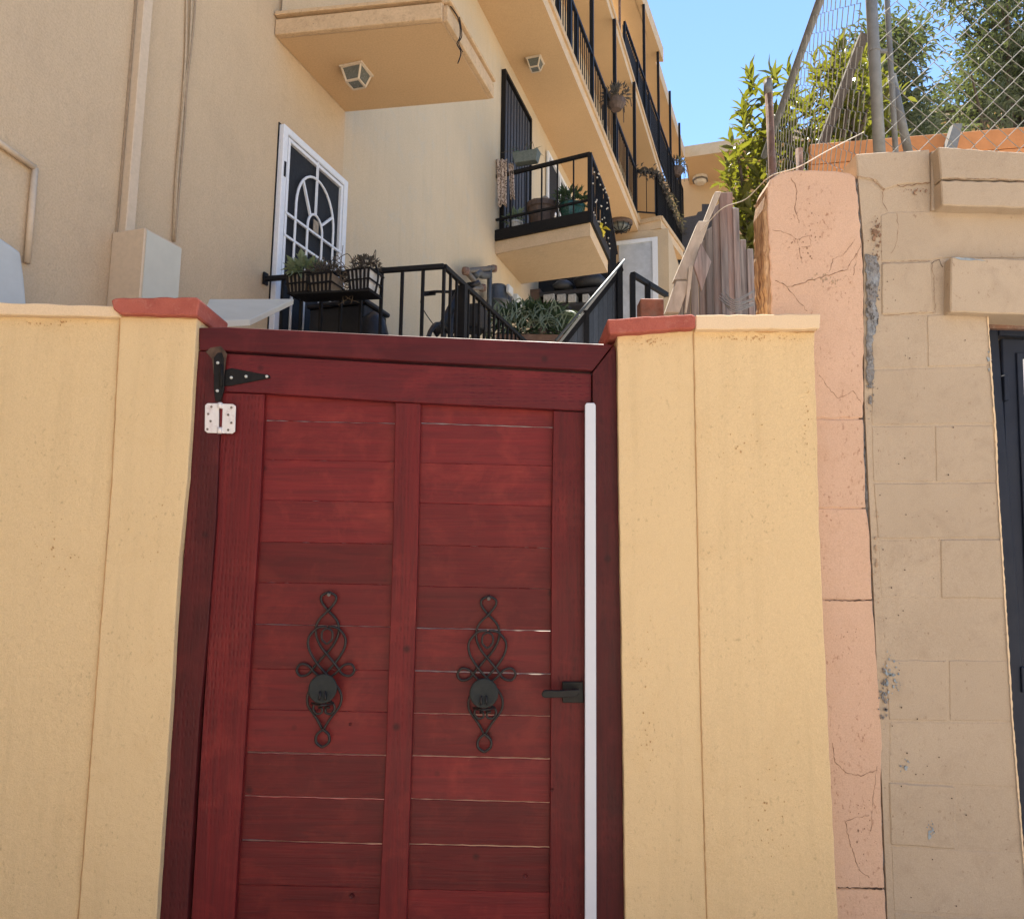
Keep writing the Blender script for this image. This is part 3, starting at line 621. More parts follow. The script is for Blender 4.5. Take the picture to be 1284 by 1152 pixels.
for k in range(1, 8):
    p = r2_.lerp(r3_, k / 8); g = G(); g.cbox(p - Z * .55, Pv * .022, D * .022, Z * 1.1); put(g, 'baluster', M['black'], sr)
g = G(); pts = []
for k in range(60):
    f = k / 59; p = tp_[1].lerp(tp_[2], f); pts.append(Vector((p.x, p.y, zf + .15 + (zr - zf - .2) * (.5 + .5 * math.sin(k * 1.9 + math.sin(k))))) + Pv * .03)
g.tube(pts, .006, 4); put(g, 'cable', M['black'], sr)
b_ = None
for k, p in enumerate(pts):
    if k % 2 == 0:
        g = G(); g.lathe(p + Pv * .01, [(.004, 0), (.012, .008), (.011, .018), (.003, .025)], 6)
        if b_ is None: b_ = put(g, 'fairy_light', M['cream'], sr); bp0 = p
        else: clone(b_, sr, p - bp0)
g = G(); c = W(755, 287, v=V(b1) + .7)
for k in range(7): g.leaf(c, Vector((math.cos(k), math.sin(k * 1.7), math.sin(k))), Z, .13, .08)
put(g, 'yellow_ornament', M['yellowthing'], label='bright yellow paper flower on the small balcony railing', cat='ornament')
# pots on the balcony
def pot(c, r, h, mp, label, fol, n, L, w, frad, seed):
    t = thing('potted_plant', label, 'plant', c)
    g = G(); g.lathe(c, [(r * .72, 0), (r * .95, h * .75), (r, h * .78), (r * 1.06, h * .8), (r * 1.06, h), (r * .9, h), (r * .88, h * .85)], 18); put(g, 'pot', mp, t, smooth=False)
    leaves('foliage', c + Z * (h + frad[2] * .6), frad, n, L, w, fol, t, seed=seed); return t
vb = V(b0) + .20
def sp_(px): q = W(px, 280, v=vb); return Vector((q.x, q.y, zfl))
pot(sp_(647), .10, .16, M['whitepot'], 'small white pot with a grey succulent on the small balcony', M['leaf_pale'], 50, .12, .05, (.13, .13, .08), 11)
pot(sp_(679), .215, .38, M['brownpot'], 'large brown clay pot in the middle of the small balcony', M['leaf_dry'], 10, .06, .03, (.15, .15, .02), 12)
for x, s in ((670, .065), (683, .075)):
    q = sp_(x) - D * .02 + Z * (.38 + s * .7) + D * .02; g = G(); g.lathe(q, [(s * .3, -s), (s * .85, -s * .5), (s, 0), (s * .85, s * .5), (s * .3, s)], 12); put(g, 'stone', M['tanpot'], label=('left' if x < 675 else 'right') + ' round tan stone resting in the large brown pot', cat='stone', smooth=True)
pot(sp_(717), .18, .30, M['greenpot'], 'green glazed pot with a bushy dark plant on the small balcony', M['leaf_dark'], 330, .10, .035, (.26, .2, .14), 13)
g = G(); q = sp_(700); g.lathe(q, [(.035, 0), (.035, .16), (.015, .2), (.015, .24)], 10); put(g, 'bottle', M['whitepot'], label='small white bottle between the brown and green pots', cat='bottle', smooth=True)
q = W(660, 205, v=V(b0) - .08); planter('hanging_trough', 'grey green trough with wispy grass hooked on the small balcony rail', q, .40, .16, .16, M['greypot'], M['leaf_dark'], 14, .16, .012, (.16, .05, .05), rail=False, seed=21, stems=5)
# leopard cloth
for x0, x1, y0, y1, lb, s in ((621, 636, 200, 258, 'wide leopard print cloth draped over the left end of the small balcony rail', 1), (637, 644, 205, 248, 'narrow leopard print cloth hanging beside the wider one on the small balcony', 2)):
    g = G(); cols, rows = 8, 8; bb = len(g.v)
    for j in range(rows + 1):
        for i in range(cols + 1):
            q = W(x0 + (x1 - x0) * (i / cols) * (1 - .25 * j / rows) + 3 * j / rows, y0 + (y1 - y0) * j / rows + (2 * math.sin(i) if j == rows else 0), v=V(b0) - .06); g.v.append(q + D * .025 * math.sin(i * 2.1 + s + j * .2))
    for j in range(rows):
        for i in range(cols): a = bb + j * (cols + 1) + i; g.f.append((a, a + 1, a + cols + 2, a + cols + 1))
    o = put(g, 'draped_cloth', M['leopard'], smooth=True, label=lb, cat='cloth'); md = o.modifiers.new('thick', 'SOLIDIFY'); md.thickness = .008
# black security door, window on the rear wall
v0, v1 = V(ws(629, 150)), V(ws(661, 200)); zt_ = .5 * (ws(629, 95).z + ws(661, 148).z)
dd = thing('security_door', 'black slatted security door opening onto the small balcony', 'door', UVZ(uS, (v0 + v1) / 2, zf))
g = G(); g.uvbox(uS, uS + .02, v0, v1, zf, zt_); put(g, 'panel', M['black'], dd)
g = G(); g.uvbox(uS, uS + .07, v0 - .04, v0 - .001, zf, zt_ + .05); g.uvbox(uS, uS + .07, v1 + .001, v1 + .05, zf, zt_ + .05); g.uvbox(uS, uS + .07, v0, v1, zt_ + .001, zt_ + .05); put(g, 'frame', M['black'], dd)
ns = 9
for k in range(ns):
    v = v0 + (v1 - v0) * (k + .5) / ns; g = G(); g.uvbox(uS + .022, uS + .05, v - (v1 - v0) / ns * .32, v + (v1 - v0) / ns * .32, zf + .05, zt_ - .06); put(g, 'slat', M['charcoal'], dd, bevel=.004)
v0, v1 = V(ws(685, 200)), V(ws(712, 240)); wz0, wz1 = ws(695, 270).z, ws(685, 196).z
wn = thing('window', 'dark window with a white frame on the wall behind the small balcony', 'window', UVZ(uS, (v0 + v1) / 2, wz0))
g = G(); g.uvbox(uS, uS + .02, v0, v1, wz0, wz1); put(g, 'pane', M['screen'], wn)
g = G()
for a, b, c, d in ((v0 - .06, v0, wz0, wz1), (v1, v1 + .06, wz0, wz1), ((v0 + v1) / 2 - .03, (v0 + v1) / 2 + .03, wz0, wz1), (v0 - .06, v1 + .06, wz1 + .001, wz1 + .07), (v0 - .06, v1 + .06, wz0 - .07, wz0 - .001)): g.uvbox(uS + .021, uS + .06, a, b, c, d)
put(g, 'frame', M['white'], wn)
# ------------------------------------------------------------------ long balcony railings
def longrail(name, label, A, B, zf, zr, nb, posts, loc=None, mesh=None):
    t = thing(name, label, 'railing', Vector((A.x, A.y, zf)))
    a, b = Vector((A.x, A.y, zr)), Vector((B.x, B.y, zr)); g = G(); g.beam(a, b, .05, .06); put(g, 'top_rail', M['black'], t)
    a2, b2 = Vector((A.x, A.y, zf + .10)), Vector((B.x, B.y, zf + .10)); g = G(); g.beam(a2, b2, .03, .03); put(g, 'bottom_rail', M['black'], t)
    src = psrc = None
    for k in range(nb + 1):
        p = A.lerp(B, k / nb)
        if k % posts == 0:
            q = Vector((p.x, p.y, (zf + zr) / 2))
            if psrc is None: g = G(); g.cbox(q, Pv * .05, D * .05, Z * (zr - zf)); psrc = put(g, 'post', M['black'], t); pq = q
            else: clone(psrc, t, q - pq)
        else:
            q = Vector((p.x, p.y, (zf + zr) / 2 + .04))
            if src is None: g = G(); g.cbox(q, Pv * .015, D * .015, Z * (zr - zf - .1)); src = put(g, 'baluster', M['black'], t); sq = q
            else: clone(src, t, q - sq)
    return t
def onz(px, py, z): return W(px, py, z=z)
f1 = z3 + .31; h1 = z3 + 1.42
Ar, Br = onz(716, 0, h1), onz(797.5, 215, h1); dd_ = (Br - Ar).normalized(); Ar0 = Ar - dd_ * 3.0
longrail('balcony_railing', 'black balustrade along the lower long balcony running up out of the picture', Ar0, Br, f1, h1, 64, 8)
Cr, Er = onz(823, 217, h1), onz(854, 290, h1); Br_ = Vector((Br.x, Br.y, h1))
longrail('balcony_railing', 'short black return railing at the balcony jog above the grey door', Br, Cr, f1, h1, 2, 2)
longrail('balcony_railing', 'black railing wound with a garland beyond the balcony jog', Cr, Er, f1, h1, 36, 12)
f2 = z4 + .31; h2 = z4 + 1.55
A3, B3 = onz(783, 28, h2), onz(856, 238, h2)
longrail('balcony_railing', 'dark meshed balustrade along the upper long balcony', A3, B3, f2, h2, 72, 12)
# dark privacy mesh on the upper balustrade
g = G(); n_ = (B3 - A3).normalized().cross(Z); g.poly([Vector((p.x, p.y, z)) - n_ * .04 for p, z in ((A3, f2 + .1), (B3, f2 + .1), (B3, h2 - .05), (A3, h2 - .05))], -n_ * .01); put(g, 'privacy_screen', M['greyscreen'], label='dark privacy cloth tied behind the upper long balustrade', cat='screen')
g = G(); n_ = (Er - Cr).normalized().cross(Z); g.poly([Vector((p.x, p.y, z)) - n_ * .04 for p, z in ((Cr, f1 + .1), (Er, f1 + .1), (Er, h1 - .05), (Cr, h1 - .05))], -n_ * .01); put(g, 'privacy_screen', M['greyscreen'], label='dark privacy cloth behind the garland railing beyond the jog', cat='screen')
# garland
g = G(); r = random.Random(3)
for k in range(520):
    f = r.random(); p = (Br_.lerp(Cr, f / .2) if f < .2 else Cr.lerp(Er, (f - .2) / .8)); p = p + Vector((r.gauss(0, .05), r.gauss(0, .05), r.gauss(0, .06) - .02)) + Pv * .04
    g.leaf(p, Vector((r.gauss(0, 1), r.gauss(0, 1), r.gauss(0, 1))), Z, .12, .05)
put(g, 'garland', M['leaf_dry'], label='dry brown garland wound along the railing at the balcony jog', cat='garland')
# slim posts between balconies
def slim(p, z0, z1, lb):
    g = G(); g.cbox(Vector((p.x, p.y, (z0 + z1) / 2)), Pv * .07, D * .07, Z * (z1 - z0)); put(g, 'support_post', M['black'], label=lb, cat='post', group='slim balcony posts')
for i, (x, y) in enumerate(((721, 13), (742, 69), (771, 145), (796, 211))):
    p = onz(x, y, h1); 
    if i == 0: p = onz(714, -6, h1)
    slim(p, f1, z4 - .001, ['nearest slim black post on the lower long balcony', 'second slim black post on the lower long balcony', 'slim black post beside the hanging basket on the lower long balcony', 'slim black post at the jog end of the lower long balcony'][i])
for i, (x, y) in enumerate(((808, 100), (826, 152), (841, 195), (853, 230))):
    p = onz(x, y, h2); slim(p, f2, z5 - .001, ['nearest slim black post of the upper long balcony under the roof edge', 'second slim black post of the upper long balcony', 'third slim black post of the upper long balcony beside the hanging plant', 'farthest slim black post of the upper long balcony'][i])
# hanging baskets on the rails
def basket(c, r, lb, seed):
    t = thing('hanging_basket', lb, 'planter', c); g = G(); g.lathe(c, [(r * .4, -r * .8), (r * .7, -r * .4), (r * .75, 0), (r * .6, 0)], 12); put(g, 'bowl', M['brownpot'], t)
    leaves('foliage', c + Z * r * .3, (r, r, r * .7), 150, r * .5, r * .15, M['leaf_dry'], t, seed=seed)
    g = G(); rr = random.Random(seed)
    for k in range(8): a = rr.uniform(0, 6.28); g.tube(spl([c, c + Vector((math.cos(a) * r, math.sin(a) * r, r * .3)), c + Vector((math.cos(a) * r * 1.2, math.sin(a) * r * 1.2, -r * rr.uniform(.3, 1.6)))], 4), .01, 4)
    put(g, 'trailing_stems', M['leaf_dry'], t)
basket(onz(774, 133, h1) - D * .12 + Z * .05, .26, 'trailing dry basket plant hung on the lower long balustrade', 31)
basket(onz(844, 214, h2) - D * .1 + Pv * .1, .34, 'small hanging plant on the upper balustrade near its far end', 32)
g = G(); c = onz(777, 20, h2); g.cbox(c + Z * .3, Pv * .05, D * .05, Z * 1.6); g.cbox(c + Z * .55, Pv * .75, D * .04, Z * .06); put(g, 'wooden_cross', M['rust'], label='thin rusty cross shaped stake at the near end of the upper balustrade', cat='cross')
# dark screens in front of the far wing
for i, (pp, vv, lb) in enumerate((([(838, 300), (857, 273), (873, 270), (875, 266), (884, 264), (884, 340), (838, 345)], 21, 'stepped dark grey screen behind the leaning wooden fence'), ([(880, 256), (893, 256), (893, 330), (880, 330)], 23, 'dark grey upright panel right of the stepped screen'))):
    g = G(); g.poly([W(x, y, v=vv) for x, y in pp], D * .08); put(g, 'stair_screen', M['greyscreen'], label=lb, cat='screen')

# ------------------------------------------------------------------ things below the small balcony
sh = thing('storage_shelf', 'dark storage shelf crammed under the small balcony', 'shelf', W(700, 420, v=V(b2) + .4)); vv = V(b3) + .5
def bx2(x0, x1, y0, y1, v, dp=.25):
    g = G(); a = W(x0, y1, v=v); b = W(x1, y0, v=v); g.uvbox(U(a), U(b), v, v + dp, a.z, b.z); return g
put(bx2(664, 775, 330, 460, vv + .5, .05), 'back_panel', M['plastic_black'], sh)
put(bx2(676, 760, 364, 367, vv, .4), 'shelf_board', M['charcoal'], sh); put(bx2(676, 760, 380, 384, vv, .4), 'shelf_board', M['charcoal'], sh)
put(bx2(664, 677, 362, 440, vv, .4), 'side_panel', M['brownpot'], sh)
for i, (x0, x1, lb) in enumerate(((681, 695, 'leftmost pale box on the shelf under the small balcony'), (698, 709, 'middle pale box on the shelf under the small balcony'), (712, 722, 'rightmost pale box on the shelf under the small balcony'), (730, 738, 'narrow pale box half hidden by the stair handrail'))):
    g = bx2(x0, x1, 368, 379, vv - .02, .2); put(g, 'storage_carton', M['paper'], label=lb, cat='box', bevel=.01)
for i, (x, y, s, lb) in enumerate(((706, 358, .16, 'grey cloth bundle on top of the shelf'), (740, 352, .25, 'dark bundle on the shelf right of the grey cloth bundle'))):
    g = G(); c = W(x, y, v=vv + .2); g.lathe(c, [(s, -s * .5), (s * 1.2, -.1 * s), (s * .7, s * .4), (s * .2, s * .55)], 7); put(g, 'cloth_bundle', M['meter'] if i == 0 else M['charcoal'], label=lb, cat='bundle', smooth=True)
g = G(); c = W(706, 396, v=vv - .5); g.tube([c + Pv * .13 * math.cos(k / 16 * 6.283) + Z * .13 * math.sin(k / 16 * 6.283) for k in range(16)], .05, 8, closed=True); put(g, 'tyre', M['plastic_black'], label='small black tyre standing under the shelf', cat='tyre', smooth=True)
# planter bed of spider plants
pb = thing('planter_bed', 'tan trough of arching spider plants behind the gate top', 'planter', W(670, 430, y=7.6))
g = G(); a = W(622, 424, y=7.6); b = W(715, 420, y=7.6); g.box((a.x, 7.45, 2.6), XV * (b.x - a.x), YV * .5, Z * (a.z - 2.6)); put(g, 'trough', M['terracotta'], pb)
leaves('foliage', W(667, 404, y=7.6), (.42, .25, .15), 620, .13, .03, M['leaf_dark'], pb, seed=41)
leaves('foliage', W(608, 412, y=7.6), (.35, .2, .14), 170, .10, .03, M['leaf_dark'], pb, seed=42, up=.3)
g = G(); r = random.Random(8)
for k in range(46):
    p = W(r.uniform(625, 712), r.uniform(395, 418), y=7.4); a = r.uniform(-.22, .22); h = r.uniform(.06, .17)
    pp = spl([p, p + Vector((a * .4, -.04, h)), p + Vector((a, -.08, h * .7)), p + Vector((a * 1.3, -.1, -.02))], 4); g.tube(pp, [.007] * (len(pp) - 2) + [.005, .001], 3)
put(g, 'arching_blades', M['leaf_pale'], pb)
# charcoal stair screen with a bright handrail
st = thing('stair_guard', 'charcoal boarded stair guard with a bright sloping metal handrail', 'railing', W(740, 430, y=6.5))
pA, pB = W(697, 427, y=5.9), W(783, 326, y=6.9)
g = G(); g.tube([pA, pB], .011, 8); put(g, 'handrail', M['darksteel'], st, smooth=True)
pA2, pB2 = W(703, 424, y=6.1), W(779, 329, y=7.05)
g = G(); g.beam(pA2 - Z * .06, pB2 - Z * .06, .035, .05); put(g, 'sloping_rail', M['mattblack'], st)
for k in range(12):
    a = pA2.lerp(pB2, k / 12); b = pA2.lerp(pB2, (k + .94) / 12); g = G(); g.poly([Vector((a.x, a.y, 2.0)), Vector((b.x, b.y, 2.0)), b - Z * .06, a - Z * .06], (b - a).cross(Z).normalized() * -.025); put(g, 'board', M['charcoal'], st)
for x, y, yy in ((777, 330, 7.0), (735, 390, 6.5)):
    q = W(x, y, y=yy - .05); g = G(); g.cbox(Vector((q.x, q.y, (2.2 + q.z) / 2)), XV * .05, YV * .05, Z * (q.z - 2.2)); put(g, 'post', M['black'], st)
hr = thing('handrail', 'short black handrail with a square post in front of the grey door', 'handrail', W(800, 400, y=7))
q0, q1 = W(793, 344, y=7.0), W(836, 370, y=7.6)
g = G(); g.beam(q0, q1, .045, .045); put(g, 'rail', M['black'], hr)
for q in (q0, q0.lerp(q1, .42)):
    g = G(); g.cbox(Vector((q.x, q.y, (2.6 + q.z) / 2)), XV * .05, YV * .05, Z * (q.z - 2.6)); put(g, 'post', M['black'], hr)
g = G(); a = W(803, 374, y=3.3); b = W(833, 420, y=3.3); g.box((a.x, 3.3, 0), XV * (b.x - a.x), YV * .1, Z * a.z); put(g, 'wooden_post', M['postwood'], label='square reddish brown post top showing over the right brick cap', cat='post', bevel=.004)

# ------------------------------------------------------------------ weathered wooden fence
wf = thing('wooden_fence', 'broken weathered wooden fence with a sloping pale top rail', 'fence', W(880, 400, y=3.6) - Z * .5)
YF = 3.75
def wfp(x, y, yy=YF): return W(x, y, y=yy)
tops = [(846, 372), (856, 352), (866, 330), (876, 305), (884, 290), (893, 262), (902, 240), (911, 240), (919, 262), (928, 300), (937, 312), (946, 322)]
for i, (x, y) in enumerate(tops):
    x2 = x + (9.0 if i < 7 else 7.5); yy = YF + .03 * (i % 2) + .02 * i; j = rnd.uniform(-2, 2)
    g = G(); a = wfp(x, y + j, yy); b = wfp(x2, y + j - (6 if i < 6 else 0), yy); g.poly([Vector((a.x, yy, 1.6)), Vector((b.x, yy, 1.6)), b, a], YV * .02); put(g, 'board', M['weathered'], wf, bevel=.002)
g = G(); rp_ = [(838, 393), (850, 393), (872, 335), (884, 335), (884, 335)]
g = G(); g.poly([wfp(x, y, YF - .10) for x, y in ((834, 392), (848, 352), (866, 352), (852, 392))], YV * .05); put(g, 'rail', M['palewood'], wf, bevel=.003)
g = G(); g.poly([wfp(x, y, YF - .08) for x, y in ((845, 351), (876, 277), (890, 277), (864, 350))], YV * .06); put(g, 'rail', M['palewood'], wf, bevel=.003)
g = G(); g.poly([wfp(x, y, YF - .05) for x, y in ((883, 276), (897, 240), (905, 240), (888, 280))], YV * .05); put(g, 'rail', M['palewood'], wf, bevel=.003)
g = G(); g.poly([wfp(x, y, YF - .12) for x, y in ((879, 305), (892, 328), (880, 365), (870, 333))], YV * .02); put(g, 'loose_board', M['weathered'], wf, bevel=.002)
g = G(); g.poly([wfp(x, y, YF - .11) for x, y in ((864, 334), (869, 333), (866, 362), (861, 392), (859, 392))], YV * .02); put(g, 'splintered_board', M['palewood'], wf)
g = G(); g.tube([Vector((W(921, 300, y=3.95).x, 3.95, 1.6)), W(919, 262, y=3.95)], .02, 8); put(g, 'metal_post', M['steel'], wf, smooth=True)
g = G()
for k in range(7): g.tube(spl([W(905 + rnd.uniform(-4, 4), 362 + k * 3, y=3.7), W(920, 376 + k * 2.5, y=3.65), W(945, 366 + k * 3 + rnd.uniform(-4, 4), y=3.7)], 5), .003, 4)
put(g, 'loose_twine', M['wire'], label='loose pale twine tangled at the foot of the wooden fence', cat='twine')

# ------------------------------------------------------------------ LEFT wall and pillar
def FP(pts, y, dpt): 
    g = G(); g.poly([W(a, b, y=y) for a, b in pts], YV * dpt); return g
lw = thing('low_wall', 'yellow stucco wall with cream coping left of the gate pillar', 'wall', (-1.6, 2.5, 0))
put(FP([(-260, 392), (156, 396), (147, 600), (125, 900), (99, 1240), (40, 1700), (-260, 1700)], 2.462, .2), 'wall', M['yellow'], lw)
put(FP(rough([(-260, 376), (0, 379), (146, 384), (150, 397), (0, 394), (-260, 392)], 14, .7, 1), 2.435, .26), 'coping', M['coping'], lw, bevel=.003)
lp = thing('gate_pillar', 'yellow stucco pillar with red brick cap left of the gate', 'pillar', (-1.05, 2.5, 0), 'pillars beside the gate')
put(FP(rough([(150.5, 397), (247, 398), (235, 600), (224, 700), (213, 900), (196, 1152), (150, 1700), (40, 1700), (91, 1240), (117, 900), (140, 600)], 16, .3, 2), 2.455, .22), 'shaft', M['yellow'], lp, bevel=.004, seg=2)
put(FP(rough([(139, 376), (145, 373.5), (246, 372.5), (251, 376), (247, 396), (150, 393.5), (142, 388)], 9, .8, 3), 2.425, .255), 'brick', M['brick_red'], lp, bevel=.004)
put(FP(rough([(147, 393), (246, 396), (246, 400), (149, 398)], 7, .7, 4), 2.452, .2), 'mortar', M['mortar_gold'], lp)
# ------------------------------------------------------------------ RIGHT pillar and wall
rp2 = thing('gate_pillar', 'yellow stucco pillar with red brick cap right of the gate', 'pillar', (.45, 2.5, 0), 'pillars beside the gate')
put(FP(rough([(774, 417), (869.3, 411), (873, 600), (879, 900), (886, 1152), (898, 1700), (796, 1700), (784, 1152), (781, 900), (776, 600)], 16, .35, 5), 2.455, .22), 'shaft', M['yellow'], rp2, bevel=.004, seg=2)
put(FP(rough([(761.5, 400), (867, 393.5), (872, 396), (872, 411), (775, 418.5), (764, 419)], 9, .8, 6), 2.42, .26), 'brick', M['brick_red'], rp2, bevel=.004)
put(FP(rough([(775, 417), (871, 410), (871, 414.5), (775, 421)], 7, .9, 7), 2.452, .2), 'mortar', M['mortar_gold'], rp2)
rw = thing('low_wall', 'yellow stucco wall with cream coping right of the gate pillar', 'wall', (.85, 2.5, 0))
put(FP(rough([(866, 410), (1022, 410), (1021, 440), (1024, 520), (1027, 650), (1036, 850), (1044, 1020), (1051, 1152), (1080, 1700), (890, 1700), (879, 1152), (872, 900), (866, 600), (863, 412)], 14, .6, 8), 2.462, .2), 'wall', M['yellow'], rw, bevel=.004, seg=2)
put(FP(rough([(872.5, 395), (1029, 393.5), (1028, 412), (872.5, 413)], 10, .6, 9), 2.43, .26), 'coping', M['coping'], rw, bevel=.003)
put(FP(rough([(874, 412), (1023, 411.5), (1021, 417), (874, 415)], 7, .8, 10), 2.459, .2), 'mortar', M['mortar_gold'], rw)
for pts, par, sd in (([(150, 397), (140, 600), (117, 900), (91, 1240), (40, 1700)], lp, 1), ([(869.6, 412), (873.2, 600), (879.3, 900), (886.3, 1152), (898, 1700)], rp2, 2)):
    put(FP(rough([(x - .5, y) for x, y in pts] + [(x + .6, y) for x, y in pts[::-1]], 9, .45, sd), 2.4535, .004), 'joint', M['mortar_gold'], par)
# ------------------------------------------------------------------ pink pillar
pk_ = thing('pink_pillar', 'cracked pink painted masonry pillar between yellow wall and tan block wall', 'pillar', (1.1, 2.62, 0))
YP = 2.60
seam = [(1073, 222), (1081, 305), (1084, 413), (1082, 513), (1086, 638), (1089.6, 660), (1094, 750), (1102, 860), (1107, 940), (1104.5, 970), (1107, 1060), (1111, 1152), (1125, 1700)]
def sx(y):
    for (a, b), (c, d) in zip(seam, seam[1:]):
        if b <= y <= d: return a + (c - a) * (y - b) / (d - b)
    return seam[-1][0]
ys = [525, 637, 752, 1114, 1240, 1700]; yprev = None
put(FP(rough([(962, 234), (966, 225), (980, 216), (1000, 212.5), (1040, 214), (1066, 217), (1073, 222), (sx(305), 305), (sx(413), 413), (sx(524), 524), (972, 524)], 7, 1.0, 11), YP, .13), 'block', M['pink'], pk_, bevel=.006, seg=2)
for i in range(len(ys) - 1):
    y0, y1 = ys[i] + .5, ys[i + 1] - .5; put(FP(rough([(975 + i, y0), (sx(y0), y0)] + [(sx(y), y) for y in range(int(y0) + 25, int(y1) - 15, 30)] + [(sx(y1), y1), (980 + i, y1)], 10, .7, 20 + i), YP + .001 * (i % 2), .24), 'block', M['pink'], pk_, bevel=.003)
put(FP([(985, 300), (1070, 300), (1085, 800), (1095, 1700), (990, 1700)], YP + .004, .2), 'mortar', M['pink'], pk_)
put(FP(rough([(957, 262), (960, 238), (968, 229), (967, 300), (970, 400), (973, 520), (966, 520), (962, 400), (958, 320)], 5, 1.0, 33), YP + .006, .118), 'torn_edge', M['torn'], pk_, bevel=.004)
# ------------------------------------------------------------------ tan block wall
bw = thing('block_wall', 'tan painted concrete block wall with crumbling joints beside the dark metal door', 'wall', (1.5, 2.65, 0))
YB = 2.60
def redge(y): 
    e = [(393, 1238), (545, 1247), (560, 1250), (605, 1251), (676, 1256), (780, 1262), (905, 1270), (1040, 1281), (1152, 1290), (1700, 1335)]
    for (a, b), (c, d) in zip(e, e[1:]):
        if a <= y <= c: return b + (d - b) * (y - a) / (c - a)
    return 1238
def ledge(y): return sx(max(222, y)) + 2
def ty(yl, x): return yl + (x - 1100) * .0 
joints = [(395, 393), (463, 458), (534, 532), (605, 604), (676, 675), (750.5, 751), (826, 827), (903.5, 905), (980, 988), (1059.5, 1068), (1143, 1152), (1230, 1241), (1320, 1333), (1420, 1435), (1700, 1700)]
vj = [1162, None, 1172, None, 1179, None, 1189, None, 1198.5, None, 1207, None, 1216, None]
put(FP([(1074, 200), (1284, 196), (1284, 330), (1236, 330), (1238, 400), (1257, 700), (1272, 930), (1290, 1152), (1335, 1700), (1127, 1700), (1113, 1152), (1096, 750), (1084, 500), (1083, 305)], YB + .0022, .2), 'mortar', M['tan'], bw)
def blk(pts, sd, y=YB, dpt=.12, amp=.45, bev=.004): return put(FP(rough(pts, 12, amp, sd), y, dpt), 'block', M['tan'], bw, bevel=bev)
gp = .6
for i in range(len(joints) - 1):
    (l0, r0_), (l1, r1b) = joints[i], joints[i + 1]; xl0, xl1 = ledge(l0) + 8, ledge(l1) + 8; xr0, xr1 = redge(r0_), redge(r1b)
    def yy(l, r, x): return l + (r - l) * (x - 1100) / 150
    cuts = [None] + ([vj[i]] if vj[i] else []) + [None]; off = rnd.uniform(-.0022, .0022)
    if vj[i]:
        x = vj[i]; blk([(xl0, l0 + gp), (x - gp, yy(l0, r0_, x) + gp), (x - gp + 1, yy(l1, r1b, x) - gp), (xl1, l1 - gp)], 100 + i, YB + off)
        blk([(x + gp, yy(l0, r0_, x) + gp), (xr0, r0_ + gp), (xr1, r1b - gp), (x + gp + 1, yy(l1, r1b, x) - gp)], 200 + i, YB - off)
    else: blk([(xl0, l0 + gp), (xr0, r0_ + gp), (xr1, r1b - gp), (xl1, l1 - gp)], 300 + i, YB + off)
# upper courses
blk([(1073, 193), (1100, 191), (1166, 187), (1167, 229), (1130, 231), (1108, 238), (1098, 226), (1076, 222)], 401, YB - .004, amp=.9)
blk([(1110, 236), (1166, 231), (1167, 262), (1128, 264), (1112, 260)], 402, YB + .014, amp=.8)
blk([(1076, 224), (1096, 229), (1106, 240), (1107, 262), (1112, 266), (1103, 270), (1103, 325), (1094, 320), (1083, 300)], 403, YB + .002, amp=.8)
blk([(1104, 270), (1113, 266), (1168, 265), (1284, 262), (1420, 260), (1420, 324), (1188, 324), (1168, 326), (1105, 328)], 404, YB, amp=.8)
blk([(1106, 330), (1168, 327.5), (1171, 392), (1106, 394)], 405, YB - .003)
blk([(1172, 327), (1190, 327), (1190, 391), (1174, 392)], 406, YB + .003)
blk([(1095, 322), (1104, 330), (1104, 394), (1094, 394)], 407, YB + .002)
pr_ = put(FP(rough([(1176, 184), (1284, 191), (1420, 200), (1420, 226), (1284, 226), (1180, 224)], 8, .7, 51), YB - .055, .2), 'cap_block', M['tan'], bw, bevel=.004)
put(FP(rough([(1180, 226), (1284, 228), (1420, 230), (1420, 264), (1284, 260), (1182, 257)], 9, .7, 52), YB - .056, .2), 'cap_block', M['tan'], bw, bevel=.004)
put(FP(rough([(1193, 322), (1284, 325), (1420, 330), (1420, 400), (1284, 394), (1192, 391)], 16, .4, 53), YB - .04, .22), 'lintel_block', M['tan'], bw, bevel=.004)
put(FP([(1168, 190), (1176, 188), (1179, 262), (1168, 264)], YB - .008, .15), 'block', M['tan'], bw)
# crumbling seam between pink pillar and block wall
g = G(); r = random.Random(5); bb = 0; N = 150
for k in range(N + 1):
    y = 222 + (1700 - 222) * k / N; x0 = sx(y) - 2; w0 = 11 + 4 * math.sin(y * .02) + (7 if 280 < y < 420 else 0)
    for j in range(6):
        f = j / 5; q = W(x0 + w0 * f + r.uniform(-.8, .8), y + r.uniform(-2, 2), y=YB + .012 + r.uniform(-.006, .008)); g.v.append(q)
for k in range(N):
    for j in range(5): a = k * 6 + j; g.f.append((a, a + 1, a + 7, a + 6))
put(g, 'crumbling_joint', M['crumble'], bw)
def flat(pts, m, name, par, y, amp=1.0, sd=1, th=.0012):
    put(FP(rough(pts, 4, amp, sd), y, th), name, M[m], par)
flat([(1086, 318), (1100, 322), (1104, 345), (1098, 372), (1102, 398), (1094, 430), (1096, 470), (1088, 490), (1087, 420), (1086, 360)], 'crumble', 'mortar_patch', bw, YB - .0045, 2.0, 61)
flat([(1193, 322), (1220, 324), (1236, 327), (1205, 326)], 'bluechip', 'paint_chip', bw, YB - .0418, .5, 62)
